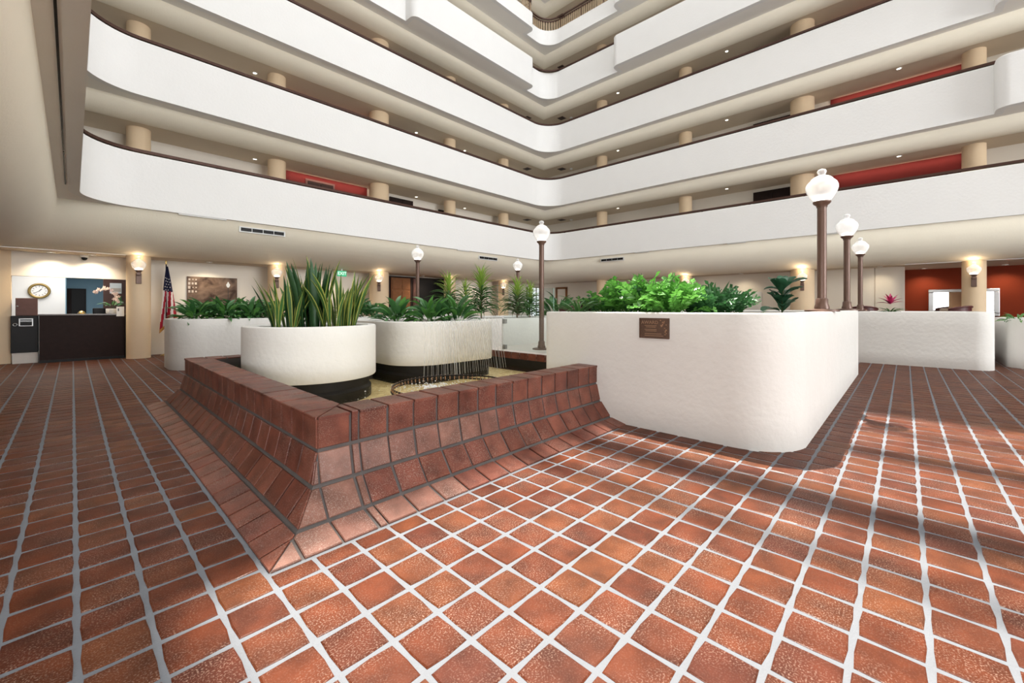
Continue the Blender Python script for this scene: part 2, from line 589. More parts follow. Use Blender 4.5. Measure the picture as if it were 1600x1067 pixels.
def fillet(pts, closed=False, n=10):
    """pts: (x, y, r) -> polyline with rounded corners"""
    out = []
    m = len(pts)
    for k in range(m):
        x, y, r = pts[k]
        if (not closed and k in (0, m - 1)) or r < 1e-4:
            out.append((x, y))
            continue
        p = Vector((x, y))
        a = Vector(pts[k - 1][:2]) - p
        b = Vector(pts[(k + 1) % m][:2]) - p
        la, lb = a.length, b.length
        a.normalize(); b.normalize()
        ang = a.angle(b)
        t = min(r / math.tan(ang / 2), la * 0.5, lb * 0.5)
        rr = t * math.tan(ang / 2)
        cen = p + (a + b).normalized() * (rr / math.sin(ang / 2))
        s0, s1 = p + a * t - cen, p + b * t - cen
        a0 = math.atan2(s0.y, s0.x)
        da = math.atan2(s1.y, s1.x) - a0
        while da > PI: da -= 2 * PI
        while da < -PI: da += 2 * PI
        for i in range(n + 1):
            q = a0 + da * i / n
            out.append((cen.x + rr * math.cos(q), cen.y + rr * math.sin(q)))
    return out

def rrect(x0, y0, x1, y1, r, n=10):
    if not isinstance(r, (tuple, list)):
        r = (r,) * 4
    return fillet([(x0, y0, r[0]), (x1, y0, r[1]), (x1, y1, r[2]), (x0, y1, r[3])], True, n)

def offset(path, d, closed=False):
    """move a polyline d to its left"""
    out = []
    m = len(path)
    for k in range(m):
        p = Vector(path[k])
        a = Vector(path[(k - 1) % m]) if (closed or k > 0) else None
        b = Vector(path[(k + 1) % m]) if (closed or k < m - 1) else None
        ds = []
        if a is not None and (p - a).length > 1e-6: ds.append((p - a).normalized())
        if b is not None and (b - p).length > 1e-6: ds.append((b - p).normalized())
        ns = [Vector((-q.y, q.x)) for q in ds]
        nn = ns[0] if len(ns) == 1 else (ns[0] + ns[1]).normalized()
        c = 1.0 if len(ns) == 1 else max(0.3, nn.dot(ns[0]))
        q = p + nn * (d / c)
        out.append((q.x, q.y))
    return out

def sweep(mb, path, prof, closed_prof=False):
    """prof: (offset to the left, z)"""
    rows = [[(x, y, z) for (x, y) in offset(path, d)] for d, z in prof]
    if closed_prof:
        rows.append(rows[0])
    mb.strip(rows)

# ------------------------------------------------------------------ setting: galleries
XW, YL, XR, YB = 0.10, 13.0, 16.3, -24.0        # faces of the three gallery sides and the closed end
Z0, ZT, DZ = 3.62, 4.90, 2.645                 # lowest parapet and the storey height
BACKL, BACKR, BACKW = 15.0, 18.15, -4.0
NLEV = 10

def gallery_path(lv):
    pts = [(XW, YB, 0), (XW, YL, 1.0)]
    if lv >= 4:
        pts += [(8.2, YL, 0), (8.2, YL - 0.5, 0.45), (14.75, YL - 0.5, 0.45), (14.75, YL, 0)]
    pts += [(XR, YL, 1.0)]
    if lv >= 4:
        pts += [(XR, 9.1, 0), (XR - 0.5, 9.1, 0.45), (XR - 0.5, YB, 0)]
    elif lv >= 2:
        pts += [(XR, -1.65, 0), (XR - 0.5, -1.65, 0.45), (XR - 0.5, YB, 0)]
    else:
        pts += [(XR, YB, 0)]
    return fillet(pts)

ordinal = ['', 'lowest', 'second', 'third', 'fourth', 'fifth', 'sixth', 'seventh', 'eighth', 'ninth', 'tenth']
for lv in range(1, NLEV + 1):
    zb = Z0 + DZ * (lv - 1)
    zt = ZT + DZ * (lv - 1)
    solid = zt if lv != 5 else zb + 0.72
    path = gallery_path(lv)
    mb = MB()
    t = 0.16
    sweep(mb, path, [(0.0, zb), (0.0, solid - 0.02), (0.02, solid), (t - 0.02, solid), (t, solid - 0.02), (t, zb)], True)
    bal = struct(mb.build('balcony', M['white'], smooth='auto'), ordinal[lv] + ' white stucco balcony parapet running round the atrium')
    # soffit under the parapet
    aL, aR, aW = (0.10, 0.10, 0.32) if lv == 1 else (0.42, 0.32, 0.42)
    rad = 1.02 if lv == 1 else 0.40
    base = [(XW - aW, YB), (XW - aW, YL + aL), (XR + aR, YL + aL), (XR + aR, YB)]
    inner = offset(path, 0.02)
    mb = MB().flat(inner + list(reversed(base)), zb + 0.003)
    mb.build('soffit', M['soffit'], bal)
    # rounded beam and the flat corridor ceiling behind it
    prof = [(rad - rad * math.cos(q), zb + 0.003 - rad * math.sin(q)) for q in [i / 12 * PI / 2 for i in range(13)]]
    mb = MB()
    sweep(mb, base, prof)
    mb.build('beam', M['beige'], bal, smooth=True)
    zc = zb - rad
    e = offset(base, rad - 0.005)
    if lv == 1:
        back = [(BACKW, YB), (BACKW, 19.4), (21, 19.4), (21, YB)]
    else:
        back = [(BACKW, YB), (BACKW, BACKL + 0.1), (BACKR + 0.2, BACKL + 0.1), (BACKR + 0.2, YB)]
    MB().flat(e + list(reversed(back)), zc).build('ceiling_panel', M['ceiling'], bal)
    fl = [(BACKW, YB), (BACKW, BACKL + 0.1), (BACKR + 0.2, BACKL + 0.1), (BACKR + 0.2, YB)]
    MB().flat(offset(path, 0.08) + list(reversed(fl)), zb + 0.25).build('gallery_floor', M['soffit'], bal)
    # handrail on brackets
    path = fillet([(XW, YB, 0), (XW, YL, 1.0), (XR, YL, 1.0), (XR, YB, 0)]) if lv != 5 else path
    hp = offset(path, 0.08)
    if lv != 5:
        mb = MB()
        sweep(mb, path, [(0.01, zt + 0.03), (0.01, zt + 0.095), (0.12, zt + 0.095), (0.12, zt + 0.03)], True)
        mb.build('handrail', M['rail'], bal)
        mb = MB()
        acc = 0
        for k in range(1, len(hp)):
            a, b = Vector(hp[k - 1]), Vector(hp[k])
            ln = (b - a).length
            s = 0.8 - acc
            while s < ln:
                q = a + (b - a) * (s / ln)
                mb.box(q.x - 0.025, q.y - 0.025, zt - 0.01, q.x + 0.025, q.y + 0.025, zt + 0.04)
                s += 1.6
            acc = (acc + ln) % 1.6
        mb.build('rail_bracket', M['rail'], bal)
    else:
        top = zt + 0.02
        for h in (top, top - 0.14):
            mb = MB()
            sweep(mb, path, [(0.05, h), (0.05, h + 0.05), (0.11, h + 0.05), (0.11, h)], True)
            mb.build('handrail', M['rail'], bal)
        me = MB().box(-0.035, -0.012, 0, 0.035, 0.012, top - 0.14 - solid).mesh('slat', M['slat'])
        pm = MB().box(-0.02, -0.02, 0, 0.02, 0.02, top - solid).mesh('rail_post', M['rail'])
        for k in range(1, len(hp)):
            a, b = Vector(hp[k - 1]), Vector(hp[k])
            ln = (b - a).length
            if max(a.x, b.x) < 13.8 or max(a.y, b.y) < 8.6 or ln < 0.01:
                continue
            cnt = max(1, int(ln / 0.115))
            for i in range(cnt):
                q = a + (b - a) * ((i + 0.5) / cnt)
                if q.x < 13.9 or q.y < 8.8:
                    continue
                o = put('slat', me, bal, loc=(q.x, q.y, solid))
                o.rotation_euler = (0, 0, math.atan2(b.y - a.y, b.x - a.x))
            if ln > 0.8:
                for i in range(int(ln / 1.2) + 1):
                    q = a + (b - a) * min(1, i * 1.2 / ln)
                    put('rail_post', pm, bal, loc=(q.x, q.y, solid))

# slot diffuser in the soffit over the near side
for y0, y1 in ((2.0, 9.05), (9.12, 11.5)):
    o = MB().box(-0.10, y0, Z0 - 0.012, -0.082, y1, Z0 + 0.002).build('slot_diffuser', M['black'])
    tag(o, 'long black slot diffuser in the near soffit, ' + ('front length' if y0 < 5 else 'short far length'), 'vent')

# back walls, end wall, roof
top = Z0 + DZ * NLEV + 1
struct(MB().box(1.0, BACKL, 0, XR + 2.6, BACKL + 0.12, top).build('wall_left', M['cream']))
MB().box(-4.0, BACKL, Z0, 1.0, BACKL + 0.12, top).build('upper_wall', M['cream'], bpy.data.objects['wall_left'])
struct(MB().box(BACKR, 0.75, 0, BACKR + 0.12, BACKL + 0.1, top).build('wall_right', M['cream']))
wr = bpy.data.objects['wall_right']
MB().box(BACKR, YB, Z0, BACKR + 0.12, 0.75, top).build('upper_wall', M['cream'], wr)
MB().prism(rrect(BACKR, 0.02, BACKR + 1.2, 0.75, (0.38, 0.05, 0.05, 0.05)), 0, Z0 - 0.5).build('rounded_end', M['cream'], wr, smooth='auto')
struct(MB().box(-4.2, YB - 0.15, 0, 21.2, YB, ROOF + 1).build('wall_back', M['white']))
struct(MB().box(-4.15, YB, 0, BACKW, 19.4, ROOF + 1).build('wall_near', M['cream']))
# the red lounge wall at the right
struct(MB().box(20.0, YB, 0, 20.12, 3.2, 2.62).build('wall_lounge', M['red']))
struct(MB().box(19.97, YB, 0, 20.0, 3.2, 0.12).build('baseboard_lounge', M['black']))
struct(MB().box(BACKR + 1.2, 0.85, 0, 20.0, 0.95, 2.62).build('wall_lounge_side', M['red']))
# unseen roof, its slot, panels and beams shaped to lay the floor's sun bands
sl0, sl1 = 0.35 + SUN_DX * ROOF, 6.72 + SUN_DX * ROOF
slY = 2.32 + SUN_DY * ROOF
roof = struct(MB().box(-4.2, YB, ROOF, sl0, 19.4, ROOF + 0.2).build('roof', M['white']))
MB().box(sl1, YB, ROOF, 21.2, 19.4, ROOF + 0.2).build('roof_panel', M['white'], roof)
MB().box(sl0, slY, ROOF, sl1, 19.4, ROOF + 0.2).build('roof_panel', M['white'], roof)
for xf, w in ((3.42, 0.40), (4.92, 0.28), (5.85, 0.10), (2.72, 0.10)):
    xx = xf + SUN_DX * ROOF
    MB().box(xx - w / 2, YB, ROOF, xx + w / 2, 19.4, ROOF + 0.15).build('roof_beam', M['white'], roof)

# columns from floor to roof
for k, (x, y, r) in enumerate([(1.17, 14.3, 0.24), (4.40, 14.3, 0.25), (7.88, 14.3, 0.35), (11.2, 14.3, 0.25), (14.5, 14.3, 0.25),
                               (17.5, 10.6, 0.25), (17.5, 6.64, 0.25), (17.5, 2.62, 0.35), (17.5, -1.40, 0.24)]):
    o = MB().lathe([(r, 0), (r, 12), (r, 24), (r, ROOF)], 28).build('column', M['column'], smooth='auto', loc=(x, y, 0))
    struct(o, 'round tan column of the gallery')

# upper corridor doors, red wall sections
def left_panel(name, x0, x1, z0, z1, mat, d=0.05, y=BACKL):
    return MB().box(x0, y - d, z0, x1, y, z1).build(name, mat)
def right_panel(name, y0, y1, z0, z1, mat, d=0.05, x=BACKR):
    return MB().box(x - d, y0, z0, x, y1, z1).build(name, mat)
dn = 0
def door(side, a, b, zb, h, leaf, frame):
    global dn
    dn += 1
    f = 0.07
    if side == 'L':
        d = left_panel('door_%d' % dn, a, b, zb, zb + h, frame, 0.06)
        left_panel('door_leaf', a + f, (a + b) / 2 - 0.01, zb, zb + h - f, leaf, 0.09).parent = d
        left_panel('door_leaf', (a + b) / 2 + 0.01, b - f, zb, zb + h - f, leaf, 0.09).parent = d
        MB().box((a + b) / 2 - 0.08, BACKL - 0.13, zb + 0.95, (a + b) / 2 - 0.05, BACKL - 0.09, zb + 1.15).build('door_handle', M['brass'], d)
    else:
        d = right_panel('door_%d' % dn, a, b, zb, zb + h, frame, 0.06)
        right_panel('door_leaf', a + f, (a + b) / 2 - 0.01, zb, zb + h - f, leaf, 0.09).parent = d
        right_panel('door_leaf', (a + b) / 2 + 0.01, b - f, zb, zb + h - f, leaf, 0.09).parent = d
        MB().box(BACKR - 0.13, (a + b) / 2 - 0.08, zb + 0.95, BACKR - 0.09, (a + b) / 2 - 0.05, zb + 1.15).build('door_handle', M['brass'], d)
    return struct(d)

for lv in (1, 2, 3):
    zf = Z0 + 0.25 + DZ * (lv - 1)
    zc = Z0 + DZ * lv - 0.40
    struct(left_panel('wall_red_panel', 4.88, 7.75, zf, zc, M['redup'], 0.03), 'crimson painted stretch of corridor wall, left side')
    struct(right_panel('wall_red_panel', -1.26, 1.9, zf, zc, M['redup'], 0.03), 'crimson painted stretch of corridor wall, right side')
    door('L', 5.5, 6.5, zf, 1.86, M['darkwood'], M['brownwood'])
    door('L', 8.7, 9.78, zf, 1.86, M['darkwood'], M['darkwood'])
    door('L', 11.1, 11.42, zf, 1.75, M['darkwood'], M['darkwood'])
    door('R', 3.0, 4.28, zf, 1.86, M['darkwood'], M['darkwood'])
    # cove lamps that wash the red walls
    area('cove_lamp', (6.3, BACKL - 0.22, zc - 0.05), 2.8, 0.06, 7, (1, 0.75, 0.6), (R(35), 0, 0))
    area('cove_lamp', (BACKR - 0.22, 0.3, zc - 0.05), 0.06, 3.0, 7, (1, 0.75, 0.6), (0, R(-35), 0))

# ceiling fittings
dl_me = MB().lathe([(0.075, 0.0), (0.075, -0.012), (0.055, -0.014), (0.05, -0.004)], 16).mesh('trim_ring', M['trimwhite'], True)
dl_lens = MB().lathe([(0.05, -0.006), (0.0, -0.008)], 14).mesh('lens', M['downlight'])
def downlight(loc, label, group):
    r = thing('downlight', label, 'ceiling light', loc, 0, group)
    put('trim_ring', dl_me, r)
    put('lens', dl_lens, r)
    return r
for lv in range(1, 6):
    zc = Z0 + DZ * lv - 0.40
    st_name = ['', 'first', 'second', 'third', 'fourth', 'fifth'][lv]
    for x, y, where in ((3.86, 14.55, 'left wing, farthest from the corner'), (9.75, 14.66, 'left wing, right of the fat column'), (12.39, 14.72, 'left wing, nearest the corner'),
                        (17.22, 9.6, 'right wing, nearest the corner'), (17.15, 0.15, 'right wing, farthest from the corner'), (17.3, 5.0, 'right wing, left of the fat column')):
        downlight((x, y, zc), 'recessed downlight of the %s gallery, %s' % (st_name, where), 'gallery downlights')
    for x, y in ((16.25, 14.29), (17.50, 13.0)):
        v = thing('ceiling_vent', 'square black ceiling vent of the %s gallery, %s of the inner corner' % (st_name, 'left' if y > 14 else 'right'), 'vent', (x, y, zc), 0, 'corner ceiling vents')
        vf = MB().box(-0.17, -0.17, -0.012, 0.17, 0.17, 0).build('vent_frame', M['post'], v)
        mb = MB()
        for q in range(4):
            mb.box(-0.14, -0.13 + q * 0.075, -0.02, 0.14, -0.09 + q * 0.075, -0.012)
        mb.build('vent_slat', M['black'], vf)
    s = MB().lathe([(0.0, -0.06), (0.05, -0.055), (0.075, -0.03), (0.08, 0)], 16).build('smoke_detector', M['trimwhite'], loc=(17.78, 12.6, zc), smooth=True)
    tag(s, 'round white smoke detector on the %s gallery ceiling near the inner corner' % st_name, 'detector', 'gallery smoke detectors')

# linear diffusers on the rounded beam above the ground floor
def diffuser(label, a, b, side):
    v = thing('air_diffuser', label, 'vent', (0, 0, 0))
    z = Z0 - 0.20
    d = 0.115
    if side == 'L':
        y = YL + d
        MB().box(a, y - 0.03, z - 0.075, b, y + 0.1, z + 0.075).build('diffuser_frame', M['trimwhite'], v)
        mb = MB()
        n = 4
        for q in range(n):
            w = (b - a - 0.06) / n
            mb.box(a + 0.04 + q * w, y - 0.045, z - 0.045, a + 0.02 + (q + 1) * w, y - 0.03, z + 0.045)
        mb.build('grille', M['black'], v)
    else:
        x = XR + d
        MB().box(x - 0.03, a, z - 0.075, x + 0.1, b, z + 0.075).build('diffuser_frame', M['trimwhite'], v)
        mb = MB()
        for q in range(4):
            w = (b - a - 0.06) / 4
            mb.box(x - 0.045, a + 0.04 + q * w, z - 0.045, x - 0.03, a + 0.02 + (q + 1) * w, z + 0.045)
        mb.build('grille', M['black'], v)
diffuser('white framed linear air diffuser on beige beam above the plant filled left planter', 3.1, 4.25, 'L')
diffuser('small dark linear air diffuser on beige beam left of the inner corner', 11.8, 12.9, 'L')
diffuser('small dark linear air diffuser on beige beam right of the inner corner', 8.85, 10.0, 'R')
for x, y, sx, sy, where in ((2.3, YL + 0.05, 1.0, 0.05, 'above the sepia picture'), (10.9, YL + 0.05, 0.6, 0.05, 'left of the inner corner'), (XR + 0.05, 8.0, 0.05, 0.6, 'right of the inner corner'), (XR + 0.05, 4.4, 0.05, 0.6, 'above the bright feathery plants'), (XR + 0.05, 1.6, 0.05, 0.6, 'beside the nearest lamp globe')):
    o = MB().box(x - sx / 2, y - sy / 2, Z0 - 0.03, x + sx / 2, y + sy / 2, Z0).build('light_strip', M['trimwhite'])
    tag(o, 'thin white light strip under the lowest balcony edge, ' + where, 'light', 'strips under the balcony')

# ------------------------------------------------------------------ floor
PX, PY = 0.21, 0.21483
OX, OY = 5.06 * 0.21, 5.82 * 0.21
J = 0.018
struct(MB().box(-4.0, YB, -0.12, 21.0, 19.4, -0.005).build('floor', M['grout']))
floor = bpy.data.objects['floor']

def tile_mesh(name, mat, sx, sy, h=0.012, seed=0, ch=0.006):
    """a clay tile with a chamfered, slightly uneven edge, top at z = 0"""
    rnd = random.Random(seed)
    def ring(dx, dy, z, jit):
        pts = []
        for cx, cy in ((-1, -1), (0, -1), (1, -1), (1, 0), (1, 1), (0, 1), (-1, 1), (-1, 0)):
            k = 0.955 if cx and cy else 1.0
            pts.append((cx * (sx / 2 - dx) * k + rnd.uniform(-jit, jit), cy * (sy / 2 - dy) * k + rnd.uniform(-jit, jit), z))
        return pts
    r0 = ring(0, 0, -h, 0.002)
    r1 = [(x, y, -0.004) for x, y, z in r0]
    r2 = [(x * (1 - 2 * ch / sx), y * (1 - 2 * ch / sy), rnd.uniform(-0.0012, 0.0006)) for x, y, z in r0]
    mb = MB().loft([r0, r1, r2], False, False)
    b = len(mb.v)
    mb.v.append((0, 0, rnd.uniform(0.0, 0.001)))
    for i in range(8):
        mb.f.append((16 + i, 16 + (i + 1) % 8, b))
    return mb

variants = [tile_mesh('tile', M['tile'], PX - J, PY - J, seed=s) for s in range(5)]
vmesh = [v.mesh('tile', M['tile']) for v in variants]
# floor areas taken up by the fountain
def in_fountain(x, y):
    return (x > 0.643 and 2.222 - 0.02 < y < 7.30 and x < 4.4) or (1.2 < x < 6.0 and 2.6 < y < 7.0) or (4.35 < x < 10.4 and 0.85 < y < 5)
cand = []
fw = Vector((math.cos(R(43.42)), math.sin(R(43.42))))
rt = Vector((math.sin(R(43.42)), -math.cos(R(43.42))))
for i in range(-24, 96):
    for j in range(-40, 70):
        x = (i + 0.5) * PX + OX
        y = (j + 0.5) * PY + OY
        if in_fountain(x, y) or x > 19.9 or y > 16.5 or x < -3.9 or y < -6.8:
            continue
        if i > -3 and i < 14 and j == 4 and x < 4.4:      # the cut row beside the fountain foot is laid apart
            continue
        p = Vector((x, y))
        d = p.dot(fw)
        u = p.dot(rt)
        key = 1e9
        if d > 0.9 and abs(u) < d * 1.32 + 0.2:
            v = 481 + 650 * 1.283 / d
            if v < 1105:
                key = d
        cand.append((key, x, y, random.randrange(5), random.randrange(4)))
cand.sort()
near = [c for c in cand[:296] if c[0] < 1e8]
rest = cand[len(near):]
for key, x, y, v, q in near:
    o = put('tile', vmesh[v], floor, loc=(x, y, 0.0))
    o.rotation_euler = (0, 0, PI * (q % 2))
mb = MB()
for key, x, y, v, q in rest:
    far = key > 9 and key < 1e8
    s = 1 if q % 2 else -1
    if key > 6.0:
        a, b = (PX - J) / 2, (PY - J) / 2
        c = 0.005
        mb.add([(x - a, y - b, -0.006), (x + a, y - b, -0.006), (x + a, y + b, -0.006), (x - a, y + b, -0.006),
                (x - a + c, y - b + c, 0), (x + a - c, y - b + c, 0), (x + a - c, y + b - c, 0), (x - a + c, y + b - c, 0)],
               [(4, 5, 6, 7), (0, 1, 5, 4), (1, 2, 6, 5), (2, 3, 7, 6), (3, 0, 4, 7)])
    else:
        vm = variants[v]
        mb.add([(x + s * p[0], y + s * p[1], p[2]) for p in vm.v], vm.f)
o = mb.build('far_tile', M['tile'], floor)
o['kind'] = 'stuff'
# the cut row along the front foot
k = 0
me_cut = tile_mesh('tile', M['tile'], PX - J, 0.118, seed=11).mesh('tile', M['tile'])
for i in range(-2, 16):
    x = (i + 0.5) * PX + OX
    if x < 4.35:
        put('tile', me_cut, floor, loc=(x, 2.0815 + 0.068, 0.0))

# ------------------------------------------------------------------ fountain wall of clay tiles
FX, FY = 1.022, 2.601
FZ = 0.616
FEND = 4.35                      # the front run dies into the big planter
FBACK = 6.93
# profile rows by outward distance d and height z, from the rim outwards
ROWS = [((0.0, FZ - 0.012), (0.0, 0.418)), ((0.002, 0.405), (0.045, 0.222)), ((0.055, 0.213), (0.175, 0.062)), ((0.186, 0.052), (0.372, 0.004))]
fount = struct(bpy.data.objects.new('fountain_wall', None))
C.objects.link(fount)
fount.location = (0, 0, 0)
del fount['kind']
tag(fount, 'low terracotta tiled fountain wall with a flared foot and flat rim', 'fountain')
core = [(0.262, FZ - 0.02), (-0.012 + 0.0, FZ - 0.02), (-0.0, FZ - 0.03), (0.006, 0.41), (-0.042, 0.218), (-0.17, 0.056), (-0.37, -0.002), (-0.37, -0.03)]
corepath = [(FEND, FY), (FX, FY), (FX, FBACK), (3.6, FBACK)]
mb = MB()
inset = 0.010
prof = [(-(0.255), 0.02), (-(0.255), FZ - 0.012), (-inset, FZ - 0.012)]
for (d0, z0), (d1, z1) in ROWS:
    n = Vector((z0 - z1, 0, d1 - d0)).normalized()
    prof += [(d0 - inset * n.x, z0 - inset * n.z), (d1 - inset * n.x, z1 - inset * n.z)]
prof += [(0.376, -0.01)]
# path runs so that the outside is on its left
pth = [(3.6, FBACK), (FX, FBACK), (FX, FY), (FEND, FY)]
sweep(mb, [pth[3], pth[2], pth[1], pth[0]], prof) if False else sweep(mb, pth, [(-d, z) for d, z in prof])
mb.build('mortar_bed', M['grout_dark'], fount)

def clip_half(poly, a, b, c):
    """keep a*x + b*y >= c"""
    out = []
    for k in range(len(poly)):
        p, q = poly[k - 1], poly[k]
        fp, fq = a * p[0] + b * p[1] - c, a * q[0] + b * q[1] - c
        if fp >= 0:
            if fq < 0:
                t = fp / (fp - fq)
                out.append((p[0] + (q[0] - p[0]) * t, p[1] + (q[1] - p[1]) * t))
            else:
                pass
        if fq >= 0:
            if fp < 0:
                t = fp / (fp - fq)
                out.append((p[0] + (q[0] - p[0]) * t, p[1] + (q[1] - p[1]) * t))
            out.append(q)
        elif fp >= 0 and fq < 0:
            pass
    return out

def shrink(poly, d):
    cx = sum(p[0] for p in poly) / len(poly)
    cy = sum(p[1] for p in poly) / len(poly)
    out = []
    for x, y in poly:
        l = math.hypot(x - cx, y - cy)
        k = max(0, 1 - d * 1.3 / max(l, 1e-6))
        out.append((cx + (x - cx) * k, cy + (y - cy) * k))
    return out

def facet_tile(poly, to3, nrm, th=0.018, ch=0.005, lift=0.0):
    """poly in the row's own plane -> chamfered tile standing proud along nrm"""
    n = Vector(nrm).normalized()
    back = [Vector(to3(*p)) - n * th for p in poly]
    mid = [Vector(to3(*p)) + n * (lift - ch) for p in poly]
    front = [Vector(to3(*p)) + n * lift for p in shrink(poly, ch)]
    mb = MB().loft([back, mid, front], False, True)
    return mb

JF = 0.016
rim_w = 0.262
def lay_run(origin, sdir, odir, s_end, starts, mitre0, mitre1, rim=True, rows=True):
    """tiles along one side. s runs along sdir from origin, d outwards along odir."""
    sx, sy = sdir
    ox, oy = odir
    for r, ((d0, z0), (d1, z1)) in enumerate(ROWS if rows else []):
        slope = (z1 - z0) / max(1e-6, math.hypot(d1 - d0, z1 - z0))
        ln = math.hypot(d1 - d0, z1 - z0)
        cosd = (d1 - d0) / ln
        nrm = (ox * -slope, oy * -slope, cosd)
        def to3(s, w, d0=d0, z0=z0, cosd=cosd, slope=slope):
            d = d0 + w * cosd
            return (origin[0] + sx * s + ox * d, origin[1] + sy * s + oy * d, z0 + w * slope)
        for a, b in starts:
            poly = [(a + JF / 2, 0.004), (b - JF / 2, 0.004), (b - JF / 2, ln - 0.004), (a + JF / 2, ln - 0.004)]
            jit = random.uniform(-0.003, 0.003)
            poly = [(p[0] + jit, p[1]) for p in poly]
            if mitre0:
                poly = clip_half(poly, 1, cosd, -d0 + JF / 2)
            if mitre1 is not None:
                poly = clip_half(poly, -1, cosd, -mitre1 - d0 + JF / 2)
            else:
                poly = clip_half(poly, -1, 0, -s_end)
            if len(poly) < 3:
                continue
            ar = abs(sum(poly[k - 1][0] * poly[k][1] - poly[k][0] * poly[k - 1][1] for k in range(len(poly)))) / 2
            if ar < 0.0008:
                continue
            facet_tile(poly, to3, nrm, lift=random.uniform(-0.001, 0.003)).build('tile', M['bloom_tile'] if (sdir[0] == 1 and ((r == 1 and a < 1.35) or (r >= 2 and a < 0.26) or (r == 3 and a < 0.9 and random.random() < 0.5))) else M['basin_tile'], fount)
    if rim:
        def to3(s, w):
            return (origin[0] + sx * s - ox * w, origin[1] + sy * s - oy * w, FZ)
        for a, b in starts:
            poly = [(a + JF / 2, -0.006), (b - JF / 2, -0.006), (b - JF / 2, rim_w), (a + JF / 2, rim_w)]
            if mitre0:
                poly = clip_half(poly, 1, -1, 0.006)
            if mitre1 is not None:
                poly = clip_half(poly, -1, -1, -mitre1 + 0.006)
            else:
                poly = clip_half(poly, -1, 0, -s_end)
            if len(poly) < 3:
                continue
            ar = abs(sum(poly[k - 1][0] * poly[k][1] - poly[k][0] * poly[k - 1][1] for k in range(len(poly)))) / 2
            if ar < 0.0012:
                continue
            facet_tile(poly, to3, (0, 0, 1), th=0.02, lift=random.uniform(-0.002, 0.002)).build('tile', M['basin_tile'], fount)

P = 0.2095
st = [(-0.42, -0.21), (-0.21, 0.0), (0.0, 0.212), (0.212, 0.268)]
x = 0.268
while x < FEND - FX:
    st.append((x, x + P)); x += P
lay_run((FX, FY), (1, 0), (0, -1), FEND - FX - 0.12, st, True, None)
st = [(-0.42, -0.21), (-0.21, 0.0)]
x = 0.0
while x < FBACK - FY + 0.4:
    st.append((x, x + P)); x += P
lay_run((FX, FY), (0, 1), (-1, 0), 9, st, True, FBACK - FY)
st = []
x = 0.0
while x < 2.4:
    st.append((x, x + P)); x += P
lay_run((FX, FBACK), (1, 0), (0, 1), 2.4, st, True, None, True, False)

# basin floor and water
bs = MB().box(FX + 0.2, FY + 0.2, -0.01, 5.95, 8.0, 0.06).build('basin_floor', M['basin'])
struct(bs)
w = MB().strip([[(FX + 0.25 + i * 0.5, y, 0.19) for i in range(10)] for y in (FY + 0.24, 5.0, FBACK - 0.2)]).build('water', M['water'])
w['kind'] = 'stuff'
tag(w, 'shallow rippling fountain water over a golden pebble bed', 'water')

# ------------------------------------------------------------------ planters
def planter(name, label, outline, z0, z1, soil_dz=0.10, base=None, thick=0.14, group=None, mat='planter'):
    cx = sum(p[0] for p in outline) / len(outline)
    cy = sum(p[1] for p in outline) / len(outline)
    loc = [(x - cx, y - cy) for x, y in outline]
    root = thing(name, label, 'planter', (cx, cy, 0), 0, group)
    o1 = offset(loc, 0.018, True)
    i1 = offset(loc, thick - 0.018, True)
    i2 = offset(loc, thick, True)
    rz = lambda pts, z: [(x, y, z) for x, y in pts]
    mid = [rz(loc, z0 + (z1 - 0.02 - z0) * q / 4) for q in range(1, 4)]
    MB().loft([rz(offset(loc, 0.01, True), z0), rz(loc, z0 + 0.012)] + mid + [rz(loc, z1 - 0.02), rz(offset(loc, 0.006, True), z1 - 0.006), rz(o1, z1), rz(i1, z1), rz(i2, z1 - 0.02), rz(i2, z1 - soil_dz - 0.05)], True, False) \
        .build('planter_wall', M[mat], root, smooth='auto')
    MB().flat(offset(loc, thick - 0.01, True), z1 - soil_dz).build('soil', M['soil'], root)
    if base:
        MB().loft([rz(offset(loc, base[0] - 0.03, True), 0.0), rz(offset(loc, base[0] - 0.03, True), 0.20), rz(offset(loc, base[0], True), 0.235), rz(offset(loc, base[0], True), z0 + 0.01)], True, True).build('plinth', M[base[1]], root, smooth='auto')
    return root

def circle(cx, cy, r, n=48):
    return [(cx + r * math.cos(2 * PI * i / n), cy + r * math.sin(2 * PI * i / n)) for i in range(n)]

planter('planter', 'large white stucco planter box with the bronze plaque on its face', rrect(4.18, 0.665, 10.56, 3.41, (0.50, 0.12, 0.3, 0.12), 14), -0.02, 1.235, 0.06, thick=0.22)
planter('planter', 'round white planter standing in the water with tall sword leaves', circle(2.28, 5.95, 0.83), 0.36, 1.05, 0.06, (0.09, 'tar'), 0.12)
planter('planter', 'white planter with water spilling down its face into the fountain', rrect(3.50, 5.50, 5.42, 7.9, (0.62, 0.25, 0.3, 0.4), 14), 0.36, 1.06, 0.08, (0.09, 'tar'), 0.14)
planter('planter', 'white planter left of the fountain below the sepia picture', rrect(1.37, 10.62, 4.4, 12.2, (0.55, 0.55, 0.55, 0.55), 12), -0.02, 1.05, 0.06)
planter('planter', 'white planter just behind the fountain, between sword leaves and waterfall', rrect(3.9, 8.8, 6.1, 10.4, 0.5), -0.02, 1.06, 0.06)
planter('planter', 'taller white planter block behind the waterfall plants', rrect(6.2, 9.0, 7.4, 10.8, 0.04), -0.02, 1.22, 0.06)
planter('planter', 'white planter behind the glass guard with dracaenas in it', rrect(5.75, 6.55, 9.4, 8.9, (0.12, 0.4, 0.4, 0.4)), -0.02, 1.05, 0.06)
